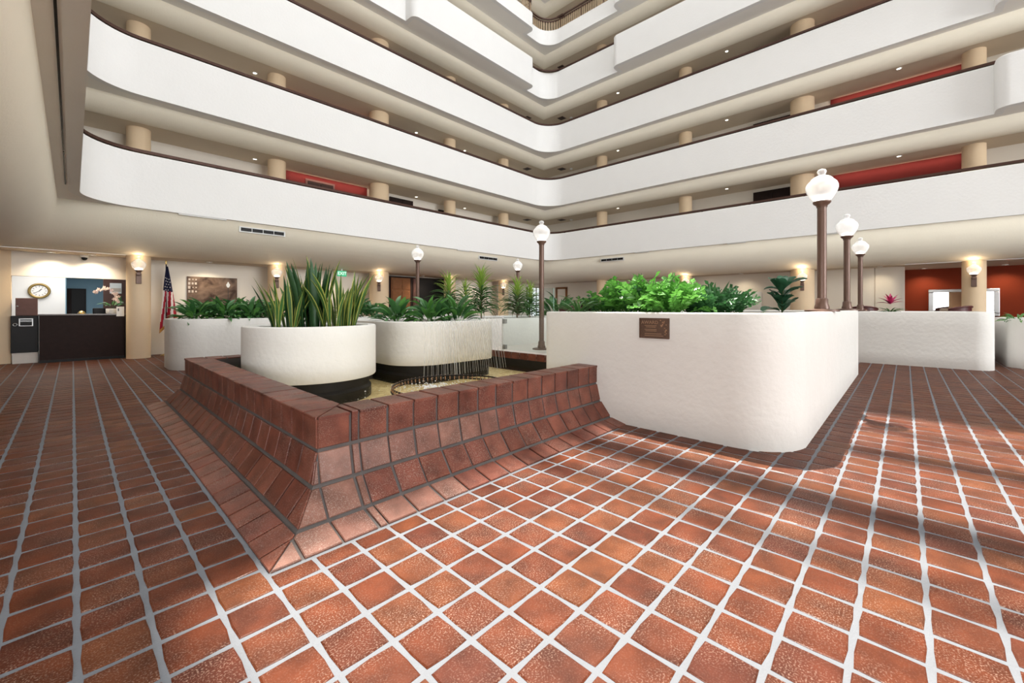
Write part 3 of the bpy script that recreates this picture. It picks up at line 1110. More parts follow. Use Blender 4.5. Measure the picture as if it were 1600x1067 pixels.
planter('planter', 'long white planter in front of the red lounge wall', rrect(12.75, -1.33, 16.0, 1.9, (0.30, 0.3, 0.3, 0.3)), -0.02, 1.195, 0.06)
planter('planter', 'white planter cut off by the right edge of the view', rrect(13.75, -4.2, 16.2, -1.60, (0.3, 0.3, 0.3, 0.3)), -0.02, 1.05, 0.06)

# raised landing behind the glass
land = struct(MB().box(5.96, 3.30, 0.0, 9.0, 6.56, 0.20).build('landing', M['tar']))
MB().box(5.93, 3.30, 0.20, 5.98, 6.56, 0.295).build('landing_riser', M['tar'], land)
k = 0
me = tile_mesh('tile', M['basin_tile'], 0.2, 0.13, 0.03, 3).mesh('tile', M['basin_tile'])
y = 3.42
while y < 6.5:
    o = put('tile', me, land, loc=(5.925, y, 0.355))
    o.rotation_euler = (R(90), 0, R(-90))
    y += 0.21
MB().box(5.945, 3.30, 0.20, 9.0, 6.56, 0.42).build('landing_slab', M['stone'], land)

# glass guard on steel clips
gg = thing('glass_guard', 'clear frameless glass guard panel on the raised landing edge', 'glass panel', (5.95, 5.23, 0.42))
MB().box(-0.006, -0.63, 0.03, 0.006, 0.63, 1.22).build('glass_pane', M['glass'], gg)
MB().box(-0.006, -0.634, 0.03, 0.006, -0.63, 1.22).build('pane_edge', M['glassedge'], gg)
for yy, zz in ((0.60, 0.04), (0.60, 0.55), (-0.60, 0.04)):
    MB().box(-0.035, yy - 0.035, zz, 0.035, yy + 0.035, zz + 0.09).build('clip', M['steel'], gg, bevel=0.006)
gp = MB().lathe([(0.03, 0.0), (0.022, 0.02), (0.022, 0.66), (0.0, 0.665)], 14).build('post', M['trimwhite'], gg, loc=(0.03, 0.68, 0.0))

# fountain ring with nozzles, spray and falling water
ring = thing('fountain_ring', 'round perforated spray ring lying at the water surface', 'fountain ring', (3.52, 4.42, 0.20))
for z, r in ((0.0, 0.80), (0.05, 0.79)):
    MB().tube([(r * math.cos(2 * PI * i / 64), r * math.sin(2 * PI * i / 64), z) for i in range(64)], 0.011, 6, True).build('tube', M['black'], ring, smooth=True)
nm = MB().lathe([(0.009, -0.01), (0.009, 0.055), (0.005, 0.065)], 6).mesh('nozzle', M['bronzelight'])
for i in range(72):
    a = 2 * PI * i / 72
    put('nozzle', nm, ring, loc=(0.795 * math.cos(a), 0.795 * math.sin(a), 0))

face = [p for p in fillet([(3.50, 6.2, 0), (3.50, 5.50, 0.62), (5.42, 5.50, 0)], False, 14)]
cum = [0]
for a, b in zip(face, face[1:]):
    cum.append(cum[-1] + math.hypot(b[0] - a[0], b[1] - a[1]))
def on_face(s):
    for k in range(1, len(face)):
        if s <= cum[k]:
            t = (s - cum[k - 1]) / (cum[k] - cum[k - 1])
            a, b = Vector(face[k - 1]), Vector(face[k])
            d = (b - a).normalized()
            return a + (b - a) * t, Vector((d.y, -d.x))
    return Vector(face[-1]), Vector((0, -1))
fall = MB()
n = 38
for i in range(n):
    s = 0.85 + (cum[-1] - 0.9) * i / (n - 1) + random.uniform(-0.015, 0.015)
    p, nn = on_face(s)
    thick_ = random.choice((0.0024, 0.003, 0.004)) * (2.2 if 12 <= i <= 14 else 1)
    side = Vector((-nn.y, nn.x)) * ((i / (n - 1) - 0.5) * 0.16)
    pts = []
    for q in range(9):
        t = q / 8
        out = 0.02 + 0.16 * t ** 0.6
        pp = p + nn * out + side * t
        pts.append((pp.x, pp.y, 1.07 - 0.875 * t))
    fall.tube(pts, thick_, 5, False, thick_ * 1.15)
o = fall.build('waterfall', M['stream'], smooth=True)
o['kind'] = 'stuff'
tag(o, 'thin strings of water falling down the front of the white planter', 'water')
sp = MB()
for i in range(240):
    s = random.uniform(0.8, cum[-1] - 0.02)
    p, nn = on_face(s)
    pp = p + nn * random.uniform(0.0, 0.1)
    z = 1.075 + random.uniform(-0.10, 0.03)
    r = random.uniform(0.003, 0.007)
    sp.add([(pp.x + r, pp.y, z), (pp.x, pp.y + r, z), (pp.x - r, pp.y, z), (pp.x, pp.y - r, z), (pp.x, pp.y, z + r * 1.4), (pp.x, pp.y, z - r * 1.4)],
           [(0, 1, 4), (1, 2, 4), (2, 3, 4), (3, 0, 4), (1, 0, 5), (2, 1, 5), (3, 2, 5), (0, 3, 5)])
for i in range(320):
    a, q = random.uniform(0, 2 * PI), abs(random.gauss(0, 0.24))
    cx, cy = 3.42, 4.72
    r = random.uniform(0.006, 0.016)
    x, y, z = cx + q * 1.5 * math.cos(a), cy + q * math.sin(a), 0.195 + random.uniform(0, 0.015)
    sp.add([(x + r, y, z), (x, y + r, z), (x - r, y, z), (x, y - r, z), (x, y, z + r * .7), (x, y, z - r * .7)],
           [(0, 1, 4), (1, 2, 4), (2, 3, 4), (3, 0, 4), (1, 0, 5), (2, 1, 5), (3, 2, 5), (0, 3, 5)])
o = sp.build('water_spray', M['foam'], smooth=True)
o['kind'] = 'stuff'
tag(o, 'white droplets and foam on the lip and in the ring', 'water')

# ------------------------------------------------------------------ lamp posts and wall lamps
GL = [(0.082, 0.0), (0.10, 0.02), (0.135, 0.07), (0.162, 0.125), (0.176, 0.175), (0.176, 0.21), (0.162, 0.245), (0.138, 0.272), (0.122, 0.285), (0.118, 0.30), (0.088, 0.325), (0.052, 0.342), (0.036, 0.355), (0.044, 0.372), (0.053, 0.395), (0.042, 0.42), (0.0, 0.437)]
globe_me = MB().lathe(GL, 40, wob=0.012).mesh('globe', M['globe'], True)
bulb_me = MB().lathe([(0.07, 0.004), (0.085, 0.03), (0.075, 0.06), (0.0, 0.085)], 18).mesh('bulb', M['bulb'], True)
def lamp_post(loc, label, h=1.44):
    r = thing('lamp_post', label, 'lamp post', loc, 0, 'globe lamp posts')
    MB().lathe([(0.19, 0), (0.19, 0.02), (0.13, 0.03), (0.08, 0.035)], 24).build('base_flange', M['post'], r, smooth='auto')
    MB().lathe([(0.083, 0.03), (0.083, 0.06), (0.07, 0.10), (0.068, 0.16), (0.055, 0.175)], 20).build('base_collar', M['post'], r, smooth='auto')
    MB().lathe([(0.052, 0.03), (0.052, h - 0.06)], 20).build('pole', M['post'], r, smooth='auto')
    MB().lathe([(0.058, h - 0.075), (0.062, h - 0.05), (0.085, h - 0.03), (0.1, h - 0.012), (0.1, h + 0.004)], 24).build('fitter', M['post'], r, smooth='auto')
    gb = put('globe', globe_me, r, loc=(0, 0, h))
    put('bulb', bulb_me, gb)
    d = bpy.data.lights.new('lamp_light', 'POINT')
    d.energy = 0.5
    d.color = (1, 0.93, 0.82)
    d.shadow_soft_size = 0.12
    o = bpy.data.objects.new('lamp_light', d)
    C.objects.link(o)
    o.parent = r
    o.location = (0, 0, h + 0.2)
    return r
lp = lamp_post((6.77, 0.80, 1.235), 'tall globe lamp post on the corner of the plaque planter, nearest of all')
lamp_post((10.35, 0.83, 1.235), 'globe lamp post at the far end of the plaque planter', 1.44)
lamp_post((13.97, 0.85, 1.195), 'globe lamp post on the long planter before the red lounge', 1.47)
lamp_post((6.73, 5.52, 0.42), 'globe lamp post rising behind the glass guard panel', 2.25)
lamp_post((6.86, 10.25, 1.2), 'globe lamp post behind the waterfall planter by the dark doorway', 1.46)
lamp_post((11.29, 10.39, 0.0), 'distant globe lamp post above the dracaena in the middle', 2.66)

g2 = MB().lathe([(r * 0.82, z * 0.80) for r, z in GL], 32, wob=0.012).mesh('globe', M['globe'], True)
b2 = MB().lathe([(0.055, 0.004), (0.08, 0.03), (0.065, 0.055), (0.0, 0.075)], 16).mesh('bulb', M['bulbwarm'], True)
def sconce(x, y, z, ang, r_col, label):
    r = thing('wall_sconce', label, 'wall lamp', (x, y, z), ang, 'globe wall sconces')
    MB().box(-0.055, -0.03, -0.33, 0.055, 0.0, -0.06).build('back_plate', M['post'], r, bevel=0.01)
    MB().box(-0.04, -0.17, -0.12, 0.04, -0.02, -0.03).build('arm', M['post'], r, bevel=0.01)
    MB().lathe([(0.05, -0.05), (0.06, -0.02), (0.085, -0.005), (0.085, 0.006)], 18, (0, -0.14, 0)).build('fitter', M['post'], r, smooth='auto')
    gb = put('globe', g2, r, loc=(0, -0.14, 0))
    put('bulb', b2, gb)
    d = bpy.data.lights.new('sconce_light', 'POINT')
    d.energy = 3
    d.color = (1, 0.74, 0.45)
    d.shadow_soft_size = 0.09
    o = bpy.data.objects.new('sconce_light', d)
    C.objects.link(o)
    o.parent = r
    o.location = (0, -0.14, 0.40)
for x, y, rc, lab in ((1.17, 14.3, 0.24, 'lit globe sconce on the column between desk and flag'), (4.40, 14.3, 0.25, 'lit globe sconce half hidden by the tall sword leaves'),
                      (7.88, 14.3, 0.35, 'lit globe sconce on the column left of the carved doors'), (11.2, 14.3, 0.25, 'lit globe sconce on the column right of the carved doors'),
                      (14.5, 14.3, 0.25, 'lit globe sconce behind the dracaena below the distant lamp')):
    a = math.atan2(-y, -x) + PI / 2
    ax, ay = x - rc * math.sin(-a) * 1.0, y - rc * math.cos(a)
    sconce(x + rc * math.sin(a), y - rc * math.cos(a), 2.22, a, rc, lab)
for x, y, rc, lab in ((17.5, 2.62, 0.35, 'lit globe sconce on the column above the leathery plant'), (17.5, -1.40, 0.24, 'lit globe sconce on the column before the red wall'), (17.5, 6.64, 0.25, 'lit globe sconce behind the bright feathery plants')):
    a = math.atan2(-y, -x) + PI / 2
    sconce(x + rc * math.sin(a), y - rc * math.cos(a), 2.20, a, rc, lab)

# ground floor downlights with their pools of light
def spot(loc, power, col=(1, 0.84, 0.62), ang=140):
    d = bpy.data.lights.new('downlight_beam', 'SPOT')
    d.energy = power
    d.color = col
    d.spot_size = R(ang)
    d.spot_blend = 0.8
    d.shadow_soft_size = 0.05
    o = bpy.data.objects.new('downlight_beam', d)
    C.objects.link(o)
    o.location = loc
    return o
for (x, y), lab, p in (((-0.35, 14.66), 'recessed downlight over the reception desk, left one', 60), ((0.34, 14.66), 'recessed downlight over the reception desk, beside the camera dome', 60),
                       ((2.7, 14.5), 'recessed downlight above the sepia picture', 42), ((9.9, 14.4), 'recessed downlight in front of the carved doors', 42), ((6.1, 14.4), 'recessed downlight behind the tall sword leaves', 42),
                       ((13.0, 14.4), 'recessed downlight near the inner corner of the ground floor', 42),
                       ((17.75, 9.0), 'recessed downlight above the white side wall, far one', 42), ((17.7, 4.6), 'recessed downlight above the leathery plant', 16), ((17.72, 0.6), 'recessed downlight at the rounded wall end', 14),
                       ((19.55, -0.45), 'recessed downlight washing the red wall left of the column', 40), ((19.55, -2.2), 'recessed downlight washing the red wall right of the column', 40)):
    r = downlight((x, y, Z0 - 1.02), lab, None)
    o = spot((0, 0, -0.03), p)
    o.parent = r

# ------------------------------------------------------------------ reception
struct(MB().box(-4.0, 14.95, 0, -0.97, 15.12, 2.62).build('wall_pier', M['column']))
struct(MB().box(-0.97, 14.98, 2.03, 1.0, 15.12, 2.62).build('wall_bulkhead', M['cream']))
struct(MB().box(-1.4, 17.5, 0, -0.14, 17.62, 2.62).build('wall_office', M['paper']))
struct(MB().box(-0.14, 19.0, 0, 3.0, 19.12, 2.62).build('wall_office_blue', M['blue']))
struct(MB().box(-0.14, 17.62, 0, -0.12, 19.0, 2.62).build('wall_office_return', M['blue']))
struct(MB().box(1.12, 15.12, 0, 1.2, 19.0, 2.62).build('wall_office_side', M['blue']))
area('office_light', (-0.2, 16.4, 2.58), 1.6, 1.6, 32, (1, 0.98, 0.95))
d = struct(MB().box(-0.14, 18.93, 0, 0.30, 19.0, 1.89).build('door_20', M['darkwood']))
MB().box(-0.02, 18.91, 0, 0.28, 18.93, 1.86).build('door_leaf', M['black'], d)

desk = thing('reception_desk', 'dark espresso reception desk with a thin granite top', 'desk', (0.22, 14.9, 0))
MB().box(-0.75, -0.32, 0.0, 0.76, -0.28, 1.10).build('front_panel', M['darkwood'], desk, bevel=0.004)
MB().box(-0.75, -0.28, 0.0, 0.76, 0.30, 1.09).build('body', M['darkwood'], desk)
MB().box(-0.77, -0.35, 1.10, 0.78, 0.34, 1.135).build('countertop', M['granite'], desk, bevel=0.006)
MB().box(-0.75, -0.335, 0.0, 0.76, -0.32, 0.06).build('toe_kick', M['black'], desk)
kb = thing('drop_box_cabinet', 'black counter cabinet with letter slot and round lock, left of the desk', 'cabinet', (-0.755, 14.98, 0))
MB().box(-0.21, -0.22, 0.25, 0.20, 0.25, 1.10).build('body', M['black'], kb, bevel=0.006)
MB().box(-0.09, -0.24, 0.86, 0.13, -0.22, 1.04).build('letter_tray', M['steel'], kb, bevel=0.004)
MB().box(-0.07, -0.25, 0.875, 0.11, -0.24, 1.02).build('tray_opening', M['black'], kb)
for z in (0.965, 0.99):
    MB().box(-0.07, -0.255, z, 0.11, -0.25, z + 0.008).build('tray_bar', M['steel'], kb)
MB().tube([(-0.145 + 0.03 * math.cos(2 * PI * i / 20), -0.23, 0.90 + 0.03 * math.sin(2 * PI * i / 20)) for i in range(20)], 0.009, 6, True).build('lock_ring', M['steel'], kb, smooth=True)
MB().box(-0.19, -0.18, 0.0, 0.20, 0.2, 0.25).build('pale_base', M['stone'], kb)
bb = thing('wooden_box', 'brown wooden box with a small knob on the black cabinet', 'box', (-0.735, 14.95, 1.10))
MB().box(-0.165, -0.1, 0, 0.165, 0.2, 0.41).build('body', M['brownwood'], bb, bevel=0.005)
bd_ = MB().box(-0.16, -0.112, 0.008, 0.16, -0.1, 0.402).build('front_door', M['brownwood'], bb, bevel=0.003)
MB().lathe([(0.014, 0), (0.018, 0.012), (0.0, 0.02)], 12).build('knob', M['steel'], bd_, loc=(-0.135, -0.112, 0.22)).rotation_euler = (R(90), 0, 0)

ck = thing('wall_clock', 'round gold rimmed wall clock behind the reception desk', 'clock', (-0.63, 17.46, 1.753))
def upright(o):
    o.rotation_euler = (R(90), 0, 0)
    return o
upright(MB().lathe([(0.15, 0.0), (0.21, 0.0), (0.215, 0.02), (0.195, 0.04), (0.165, 0.035), (0.155, 0.012)], 40).build('rim', M['gold'], ck, smooth=True))
upright(MB().lathe([(0.16, 0.0), (0.16, 0.012), (0.0, 0.0125)], 36).build('dial', M['paper'], ck))
for k in range(12):
    a = k * PI / 6
    mb = MB().box(-0.005, -0.016, 0.105, 0.005, -0.0125, 0.14)
    o = mb.build('hour_mark', M['ink'], ck)
    o.rotation_euler = (0, a, 0)
for ln, a, w in ((0.075, R(38), 0.008), (0.12, R(235), 0.005)):
    o = MB().box(-w, -0.02, -0.015, w, -0.016, ln).build('hand', M['ink'], ck)
    o.rotation_euler = (0, a, 0)

nb = thing('notice_board', 'dark brown partition board behind the orchid with two pinned sheets', 'board', (0.85, 16.2, 0))
MB().box(-0.26, 0, 0, 0.27, 0.06, 2.1).build('panel', M['brownwood'], nb)
sh_ = MB().box(-0.13, -0.012, 1.69, 0.11, 0, 1.98).build('pinned_sheet', M['paper'], nb)
MB().box(-0.10, -0.016, 1.74, 0.10, -0.012, 1.84).build('sheet_image', M['fabric'], sh_)
MB().box(-0.02, -0.012, 1.37, 0.11, 0, 1.62).build('pinned_sheet', M['spath'], nb)
tag(MB().lathe([(0.075, 0), (0.075, 0.012), (0.062, 0.03), (0.05, 0.055), (0.02, 0.072), (0.0, 0.075)], 20).build('counter_dome', M['brass'], smooth=True, loc=(0.16, 14.8, 1.135)), 'small domed brass bell on the granite desk top', 'bell')
oc = thing('office_chair', 'dark office chair back showing above the desk', 'chair', (0.49, 15.75, 0))
MB().box(-0.12, 0, 0.75, 0.12, 0.05, 1.28).build('backrest', M['black'], oc, bevel=0.03)
MB().box(-0.2, -0.42, 0.45, 0.2, -0.02, 0.52).build('seat', M['black'], oc, bevel=0.02)
MB().box(-0.03, 0.0, 0.45, 0.03, 0.03, 0.8).build('back_bar', M['black'], oc)
MB().lathe([(0.03, 0.08), (0.03, 0.46)], 10, (0, -0.2, 0)).build('pedestal', M['steel'], oc)
mb = MB()
for k in range(5):
    a = 2 * PI * k / 5
    mb.tube([(0, -0.2, 0.1), (0.25 * math.cos(a), -0.2 + 0.25 * math.sin(a), 0.05)], 0.02, 6)
    mb.lathe([(0.03, 0), (0.03, 0.05)], 8, (0.25 * math.cos(a), -0.2 + 0.25 * math.sin(a), 0))
mb.build('star_base', M['black'], oc)
sg = thing('counter_sign', 'small white sign card hung on the right end of the desk front', 'sign', (0.84, 14.555, 1.07))
MB().box(-0.072, -0.006, 0, 0.072, 0.006, 0.245).build('card', M['paper'], sg)
MB().box(-0.045, -0.009, 0.13, -0.025, -0.006, 0.20).build('symbol', M['ink'], sg)
MB().box(-0.008, 0.006, 0, 0.008, 0.02, 0.2).build('holder', M['steel'], sg)
st_ = thing('desk_stand', 'thin black stand leaning against the right end of the desk', 'stand', (0.93, 14.5, 0))
MB().tube([(0, 0, 0.02), (0, 0, 1.06)], 0.012, 8).build('pole', M['black'], st_)
MB().lathe([(0.07, 0), (0.07, 0.012), (0.015, 0.025)], 16).build('foot', M['black'], st_)
cd = thing('camera_dome', 'small black security camera dome on the bulkhead over the desk', 'camera', (0.207, 14.9, 2.60))
MB().lathe([(0.075, 0), (0.075, -0.05), (0.06, -0.06)], 18).build('housing', M['trimwhite'], cd, smooth='auto')
MB().lathe([(0.058, -0.055), (0.05, -0.10), (0.03, -0.125), (0.0, -0.133)], 18).build('dome', M['black'], cd, smooth=True)
cv = thing('ceiling_vent', 'dark square return vent in the low ceiling at the far left', 'vent', (-1.55, 13.2, Z0 - 1.02))
MB().box(-0.35, -0.25, -0.015, 0.35, 0.25, 0).build('vent_frame', M['trimwhite'], cv)
mb = MB()
for q in range(6):
    mb.box(-0.32, -0.22 + q * 0.075, -0.024, 0.32, -0.175 + q * 0.075, -0.015)
mb.build('vent_slat', M['black'], cv)

# orchid in a white pot
orc = thing('potted_orchid', 'pale pink orchid arching from a white pot on the desk', 'plant', (0.70, 14.9, 1.135))
MB().lathe([(0.10, 0), (0.115, 0.03), (0.115, 0.125), (0.10, 0.13), (0.095, 0.10)], 20).build('pot', M['pot'], orc, smooth='auto')

# ------------------------------------------------------------------ leaves
def blade(L, W, bend, twist=0.0, segs=7, shape='lance', fold=0.12, petiole=0.0, mat=None, droop=1.0):
    """one leaf growing from the origin, leaning towards +X; bend in radians over its length"""
    mb = MB()
    rows, uv = [], []
    ang = PI / 2
    p = Vector((0, 0, 0))
    step = L / segs
    for k in range(segs + 1):
        t = k / segs
        if shape == 'sword':
            w = W * min(1.0, 0.55 + 0.9 * t) * (1 - max(0, (t - 0.55) / 0.45) ** 1.6)
        elif shape == 'strap':
            w = W * min(1, 0.35 + 2.2 * t) * (1 - t ** 2.2)
        elif shape == 'fiddle':
            tt = max(0, (t - petiole) / (1 - petiole))
            w = 0.004 if t < petiole else W * (math.sin(PI * min(1, tt * 0.93 + 0.03)) ** 0.6) * (0.65 + 0.5 * tt)
        else:
            tt = max(0, (t - petiole) / (1 - petiole))
            w = 0.003 if t < petiole else W * math.sin(PI * min(1, tt ** 0.8)) ** 0.85
        w = max(w, 0.0012)
        a = ang - bend * (t ** droop)
        d = Vector((math.cos(a), 0, math.sin(a)))
        nrm = Vector((-d.z, 0, d.x))
        q = twist * t
        side = Vector((0, 1, 0)) * math.cos(q) + nrm * math.sin(q)
        fd = nrm * (-fold * w)
        rows.append([p - side * (w / 2) - fd, p, p + side * (w / 2) - fd])
        uv += [(0, t), (0.5, t), (1, t)]
        p = p + d * step
    mb.strip(rows)
    mb.uv = uv
    me = mb.mesh('leaf', mat, True)
    return me

def place_leaf(me, parent, loc, rz, tilt=0.0, sc=1.0, name='leaf'):
    o = put(name, me, parent, loc=loc)
    o.rotation_euler = (0, tilt, rz)
    o.scale = (sc, sc, sc)
    return o

# sword leaves in the round planter
sw = [blade(1.0, 0.085, b, tw, 9, 'sword', 0.25, mat=M['snake'], droop=1.6) for b, tw in ((0.15, 0.6), (0.35, -0.5), (0.05, 1.0), (0.5, 0.3))]
swd = [blade(1.0, 0.10, b, tw, 9, 'sword', 0.3, mat=M['snakedark'], droop=1.6) for b, tw in ((0.1, 0.5), (0.25, -0.7), (0.0, 0.9))]
def sword_clump(label, cx, cy, rx, ry, n, h0, h1, mats, lean):
    r = thing('snake_plant', label, 'plant', (cx, cy, 0.99), 0)
    for k in range(n):
        a = random.uniform(0, 2 * PI)
        q = math.sqrt(random.random())
        x, y = rx * q * math.cos(a), ry * q * math.sin(a)
        h = random.uniform(h0, h1)
        o = place_leaf(random.choice(mats), r, (x, y, 0), a + random.uniform(-0.8, 0.8), random.uniform(0.02, lean) * (0.3 + q), h)
    return r
# right vector in the view is (0.687, -0.726)
sword_clump('shorter clump of yellow edged sword leaves at the left of the round planter', 1.98, 6.02, 0.22, 0.16, 32, 0.42, 0.80, sw + swd[:1], 0.42)
sword_clump('tall dark green clump of sword leaves in the middle of the round planter', 2.28, 5.88, 0.22, 0.18, 36, 0.65, 1.02, swd + sw[:1], 0.22)
sword_clump('clump of yellow striped sword leaves at the right of the round planter', 2.52, 5.68, 0.24, 0.18, 42, 0.5, 0.88, sw, 0.35)

def leafy(name, label, loc, n, h, spread, meshes, rings=(0.1, 1.25), dome=1.0, cat='plant'):
    """rosette plant: leaves fan out all round, the outer ones leaning further"""
    r = thing(name, label, cat, loc)
    for k in range(n):
        a = k * 2.39996 + random.uniform(-0.3, 0.3)
        q = (k + 0.5) / n
        tilt = rings[0] + (rings[1] - rings[0]) * q * random.uniform(0.75, 1.15)
        s = h * random.uniform(0.8, 1.15) * (1 - 0.25 * q)
        rad = spread * q * random.uniform(0.5, 1)
        o = place_leaf(random.choice(meshes), r, (rad * math.cos(a), rad * math.sin(a), random.uniform(-0.02, 0.02)), a, tilt, s)
        o.rotation_euler[0] = random.uniform(-0.5, 0.5)
    return r
spl = [blade(1.0, 0.155, b, tw, 8, 'lance', 0.22, 0.38, M['spath'], 1.8) for b, tw in ((1.2, 0.3), (1.6, -0.4), (0.9, 0.5))]
brl = [blade(1.0, 0.18, b, tw, 8, 'lance', 0.25, 0.32, M['bright'], 1.8) for b, tw in ((1.1, 0.4), (0.8, -0.3))]
pts = [(1.85, 11.25), (2.35, 11.1), (2.9, 11.15), (3.4, 11.2), (2.1, 11.6), (2.65, 11.55), (3.2, 11.6)]
names_ = ['at its left end', 'left of centre at the front', 'in the middle of the front row', 'at its right end', 'behind at the left', 'behind in the middle', 'behind at the right']
for (x, y), nm_ in zip(pts, names_):
    leafy('peace_lily', 'dark leafy plant under the sepia picture, ' + nm_, (x, y, 0.98), 64, 0.60, 0.2, spl + brl[:1], (0.1, 1.3))
for x, y, lab, n, h, mm in ((3.95, 6.55, 'broad leaf plant at the left end of the waterfall planter', 56, 0.56, spl + brl), (4.42, 6.2, 'bright broad leaf plant in the middle of the waterfall planter', 60, 0.62, brl + spl), (4.85, 5.98, 'broad leaf plant at the right end of the waterfall planter', 56, 0.58, spl + brl)):
    leafy('broadleaf_plant', lab, (x, y, 0.98), n, h, 0.10, mm, (0.05, 1.35))
leafy('broadleaf_plant', 'dark low bush in the planter just behind the fountain', (4.55, 9.35, 1.0), 60, 0.62, 0.25, spl)
leafy('broadleaf_plant', 'second dark low bush in the planter just behind the fountain', (4.95, 9.3, 1.0), 50, 0.55, 0.2, spl)
# small leaf peeking past the round planter
leafy('small_fern', 'tiny green sprig peeking out left of the round planter', (1.52, 6.55, 0.45), 7, 0.30, 0.02, spl, (0.7, 1.3))

# dracaenas: canes with crowns of thin arching leaves
dr = [blade(1.0, 0.095, b, tw, 8, 'strap', 0.3, mat=M['drac'], droop=1.5) for b, tw in ((1.5, 0.2), (2.0, -0.2), (1.1, 0.3))]
dt = [blade(1.0, 0.09, b, tw, 8, 'strap', 0.3, mat=M['dractop'], droop=1.5) for b, tw in ((0.9, 0.2), (1.5, -0.2), (0.5, 0.1))]
def dracaena(label, loc, h, n, L, crown=0.35):
    r = thing('dracaena', label, 'plant', loc)
    MB().tube([(0, 0, -0.05), (0.01, 0.01, h * 0.5), (0, 0, h)], 0.018, 8).build('cane', M['cane'], r, smooth=True)
    for k in range(n):
        a = k * 2.39996 + random.uniform(-0.3, 0.3)
        q = k / (n - 1)
        z = h * (0.18 + 0.84 * q)
        top_ = q > 1 - crown
        me = random.choice(dt if top_ else dr)
        tilt = 1.15 - 1.0 * max(0, (q - 0.5) / 0.5) + random.uniform(-0.15, 0.15)
        place_leaf(me, r, (0, 0, z), a, tilt, L * random.uniform(0.8, 1.1) * (0.8 if top_ else 1))
    return r
def at(u, d):
    t = (u - 800) / 650
    return (d * (math.cos(R(43.42)) + t * math.sin(R(43.42))), d * (math.sin(R(43.42)) - t * math.cos(R(43.42))))
x, y = at(701, 9.6); dracaena('lime topped dracaena left of the middle, beside the sconce', (x, y, 0.98), 0.80, 120, 0.55)
x, y = at(727, 10.2); dracaena('thin pale dracaena between the two lime topped ones', (x, y, 0.98), 0.72, 80, 0.5, 0.5)
x, y = at(752, 9.4); dracaena('tallest lime topped dracaena left of the glass guard', (x, y, 0.98), 0.92, 140, 0.55)
x, y = at(808, 10.0); dracaena('lime topped dracaena seen through the glass guard', (x, y, 0.98), 0.72, 130, 0.55)
x, y = at(828, 10.6); dracaena('second lime crown dracaena seen through the glass guard', (x, y, 0.98), 0.66, 110, 0.52)
x, y = at(872, 13.0); planter('planter', 'round white tub behind the plaque planter by the wooden door frame', circle(x, y, 0.36), 0.0, 0.98, 0.06, None, 0.05); leafy('broadleaf_plant', 'dark leafy bush between the glass edge and the wooden door frame', (x, y, 0.9), 50, 0.95, 0.15, spl, (0.0, 1.2))
x, y = at(903, 5.45); leafy('broadleaf_plant', 'dark thin leaved plant at the left end of the plaque planter', (x, y, 1.16), 46, 0.42, 0.08, dr, (0.3, 1.3))

# feathery glossy plants in the plaque planter: fronds of paired leaflets
def frond(L, bend, nl, mat, lw=0.062, ll=0.108):
    mb = MB()
    uv = []
    pts = []
    p = Vector((0, 0, 0))
    for k in range(13):
        a = PI / 2 - bend * (k / 12) ** 1.4
        pts.append((p.copy(), Vector((math.cos(a), 0, math.sin(a)))))
        p = p + Vector((math.cos(a), 0, math.sin(a))) * (L / 12)
    mb.tube([q[0] for q in pts], 0.008, 5, False, 0.003)
    uv += [(0.5, 0.5)] * len(mb.v)
    for k in range(nl):
        t = 0.25 + 0.75 * (k + 0.5) / nl
        i = min(11, int(t * 12))
        c, d = pts[i][0].lerp(pts[i + 1][0], t * 12 - i), pts[i][1]
        nrm = Vector((-d.z, 0, d.x))
        for sgn in (1, -1):
            s = ll * (1.0 - 0.45 * abs(t - 0.55)) * random.uniform(0.85, 1.1)
            ax = (Vector((0, sgn, 0)) * 0.8 + d * random.uniform(0.3, 0.8) + nrm * random.uniform(-0.25, 0.5)).normalized()
            wd = (ax.cross(nrm).normalized() + nrm * random.uniform(-0.6, 0.6)).normalized() * lw
            b = len(mb.v)
            mb.v += [tuple(c), tuple(c + ax * s * 0.5 + wd * 0.5), tuple(c + ax * s - nrm * 0.012), tuple(c + ax * s * 0.5 - wd * 0.5), tuple(c + ax * s * 0.5 + nrm * -0.008)]
            uv += [(0.5, 0), (1, 0.5), (0.5, 1), (0, 0.5), (0.5, 0.5)]
            mb.f += [(b, b + 1, b + 4), (b + 1, b + 2, b + 4), (b + 2, b + 3, b + 4), (b + 3, b, b + 4)]
    mb.uv = uv
    return mb.mesh('frond', mat)
zb_ = [frond(0.52, b, 9, M['zzbright']) for b in (0.5, 0.9, 1.3)]
zd_ = [frond(0.50, b, 9, M['zzdark']) for b in (0.4, 0.8, 1.2)]
zm_ = zb_ + zd_[:1]
def zz(label, u, d, n, h, meshes, z=1.17):
    x, y = at(u, d)
    r = thing('feathery_plant', label, 'plant', (x, y, z))
    for k in range(n):
        a = k * 2.39996 + random.uniform(-0.4, 0.4)
        q = (k + 0.5) / n
        o = put('frond', random.choice(meshes), r, loc=(0.09 * q * math.cos(a), 0.09 * q * math.sin(a), 0))
        o.rotation_euler = (random.uniform(-0.7, 0.7), 0.05 + 0.8 * q * random.uniform(0.5, 1.3), a)
        s = h / 0.6 * random.uniform(0.8, 1.12)
        o.scale = (s, s, s)
    return r
zz('bright feathery plant, leftmost and lowest of the plaque planter', 945, 5.9, 30, 0.46, zm_)
zz('bright feathery plant behind the plaque, left of the tallest fronds', 985, 5.3, 36, 0.59, zm_)
zz('bright feathery plant directly above the plaque with the tallest fronds', 1022, 5.0, 39, 0.63, zb_)
zz('lime bright feathery plant right above the plaque corner', 1052, 4.7, 36, 0.49, zb_)
zz('bright feathery plant at the back of the plaque planter', 1010, 6.2, 36, 0.68, zb_)
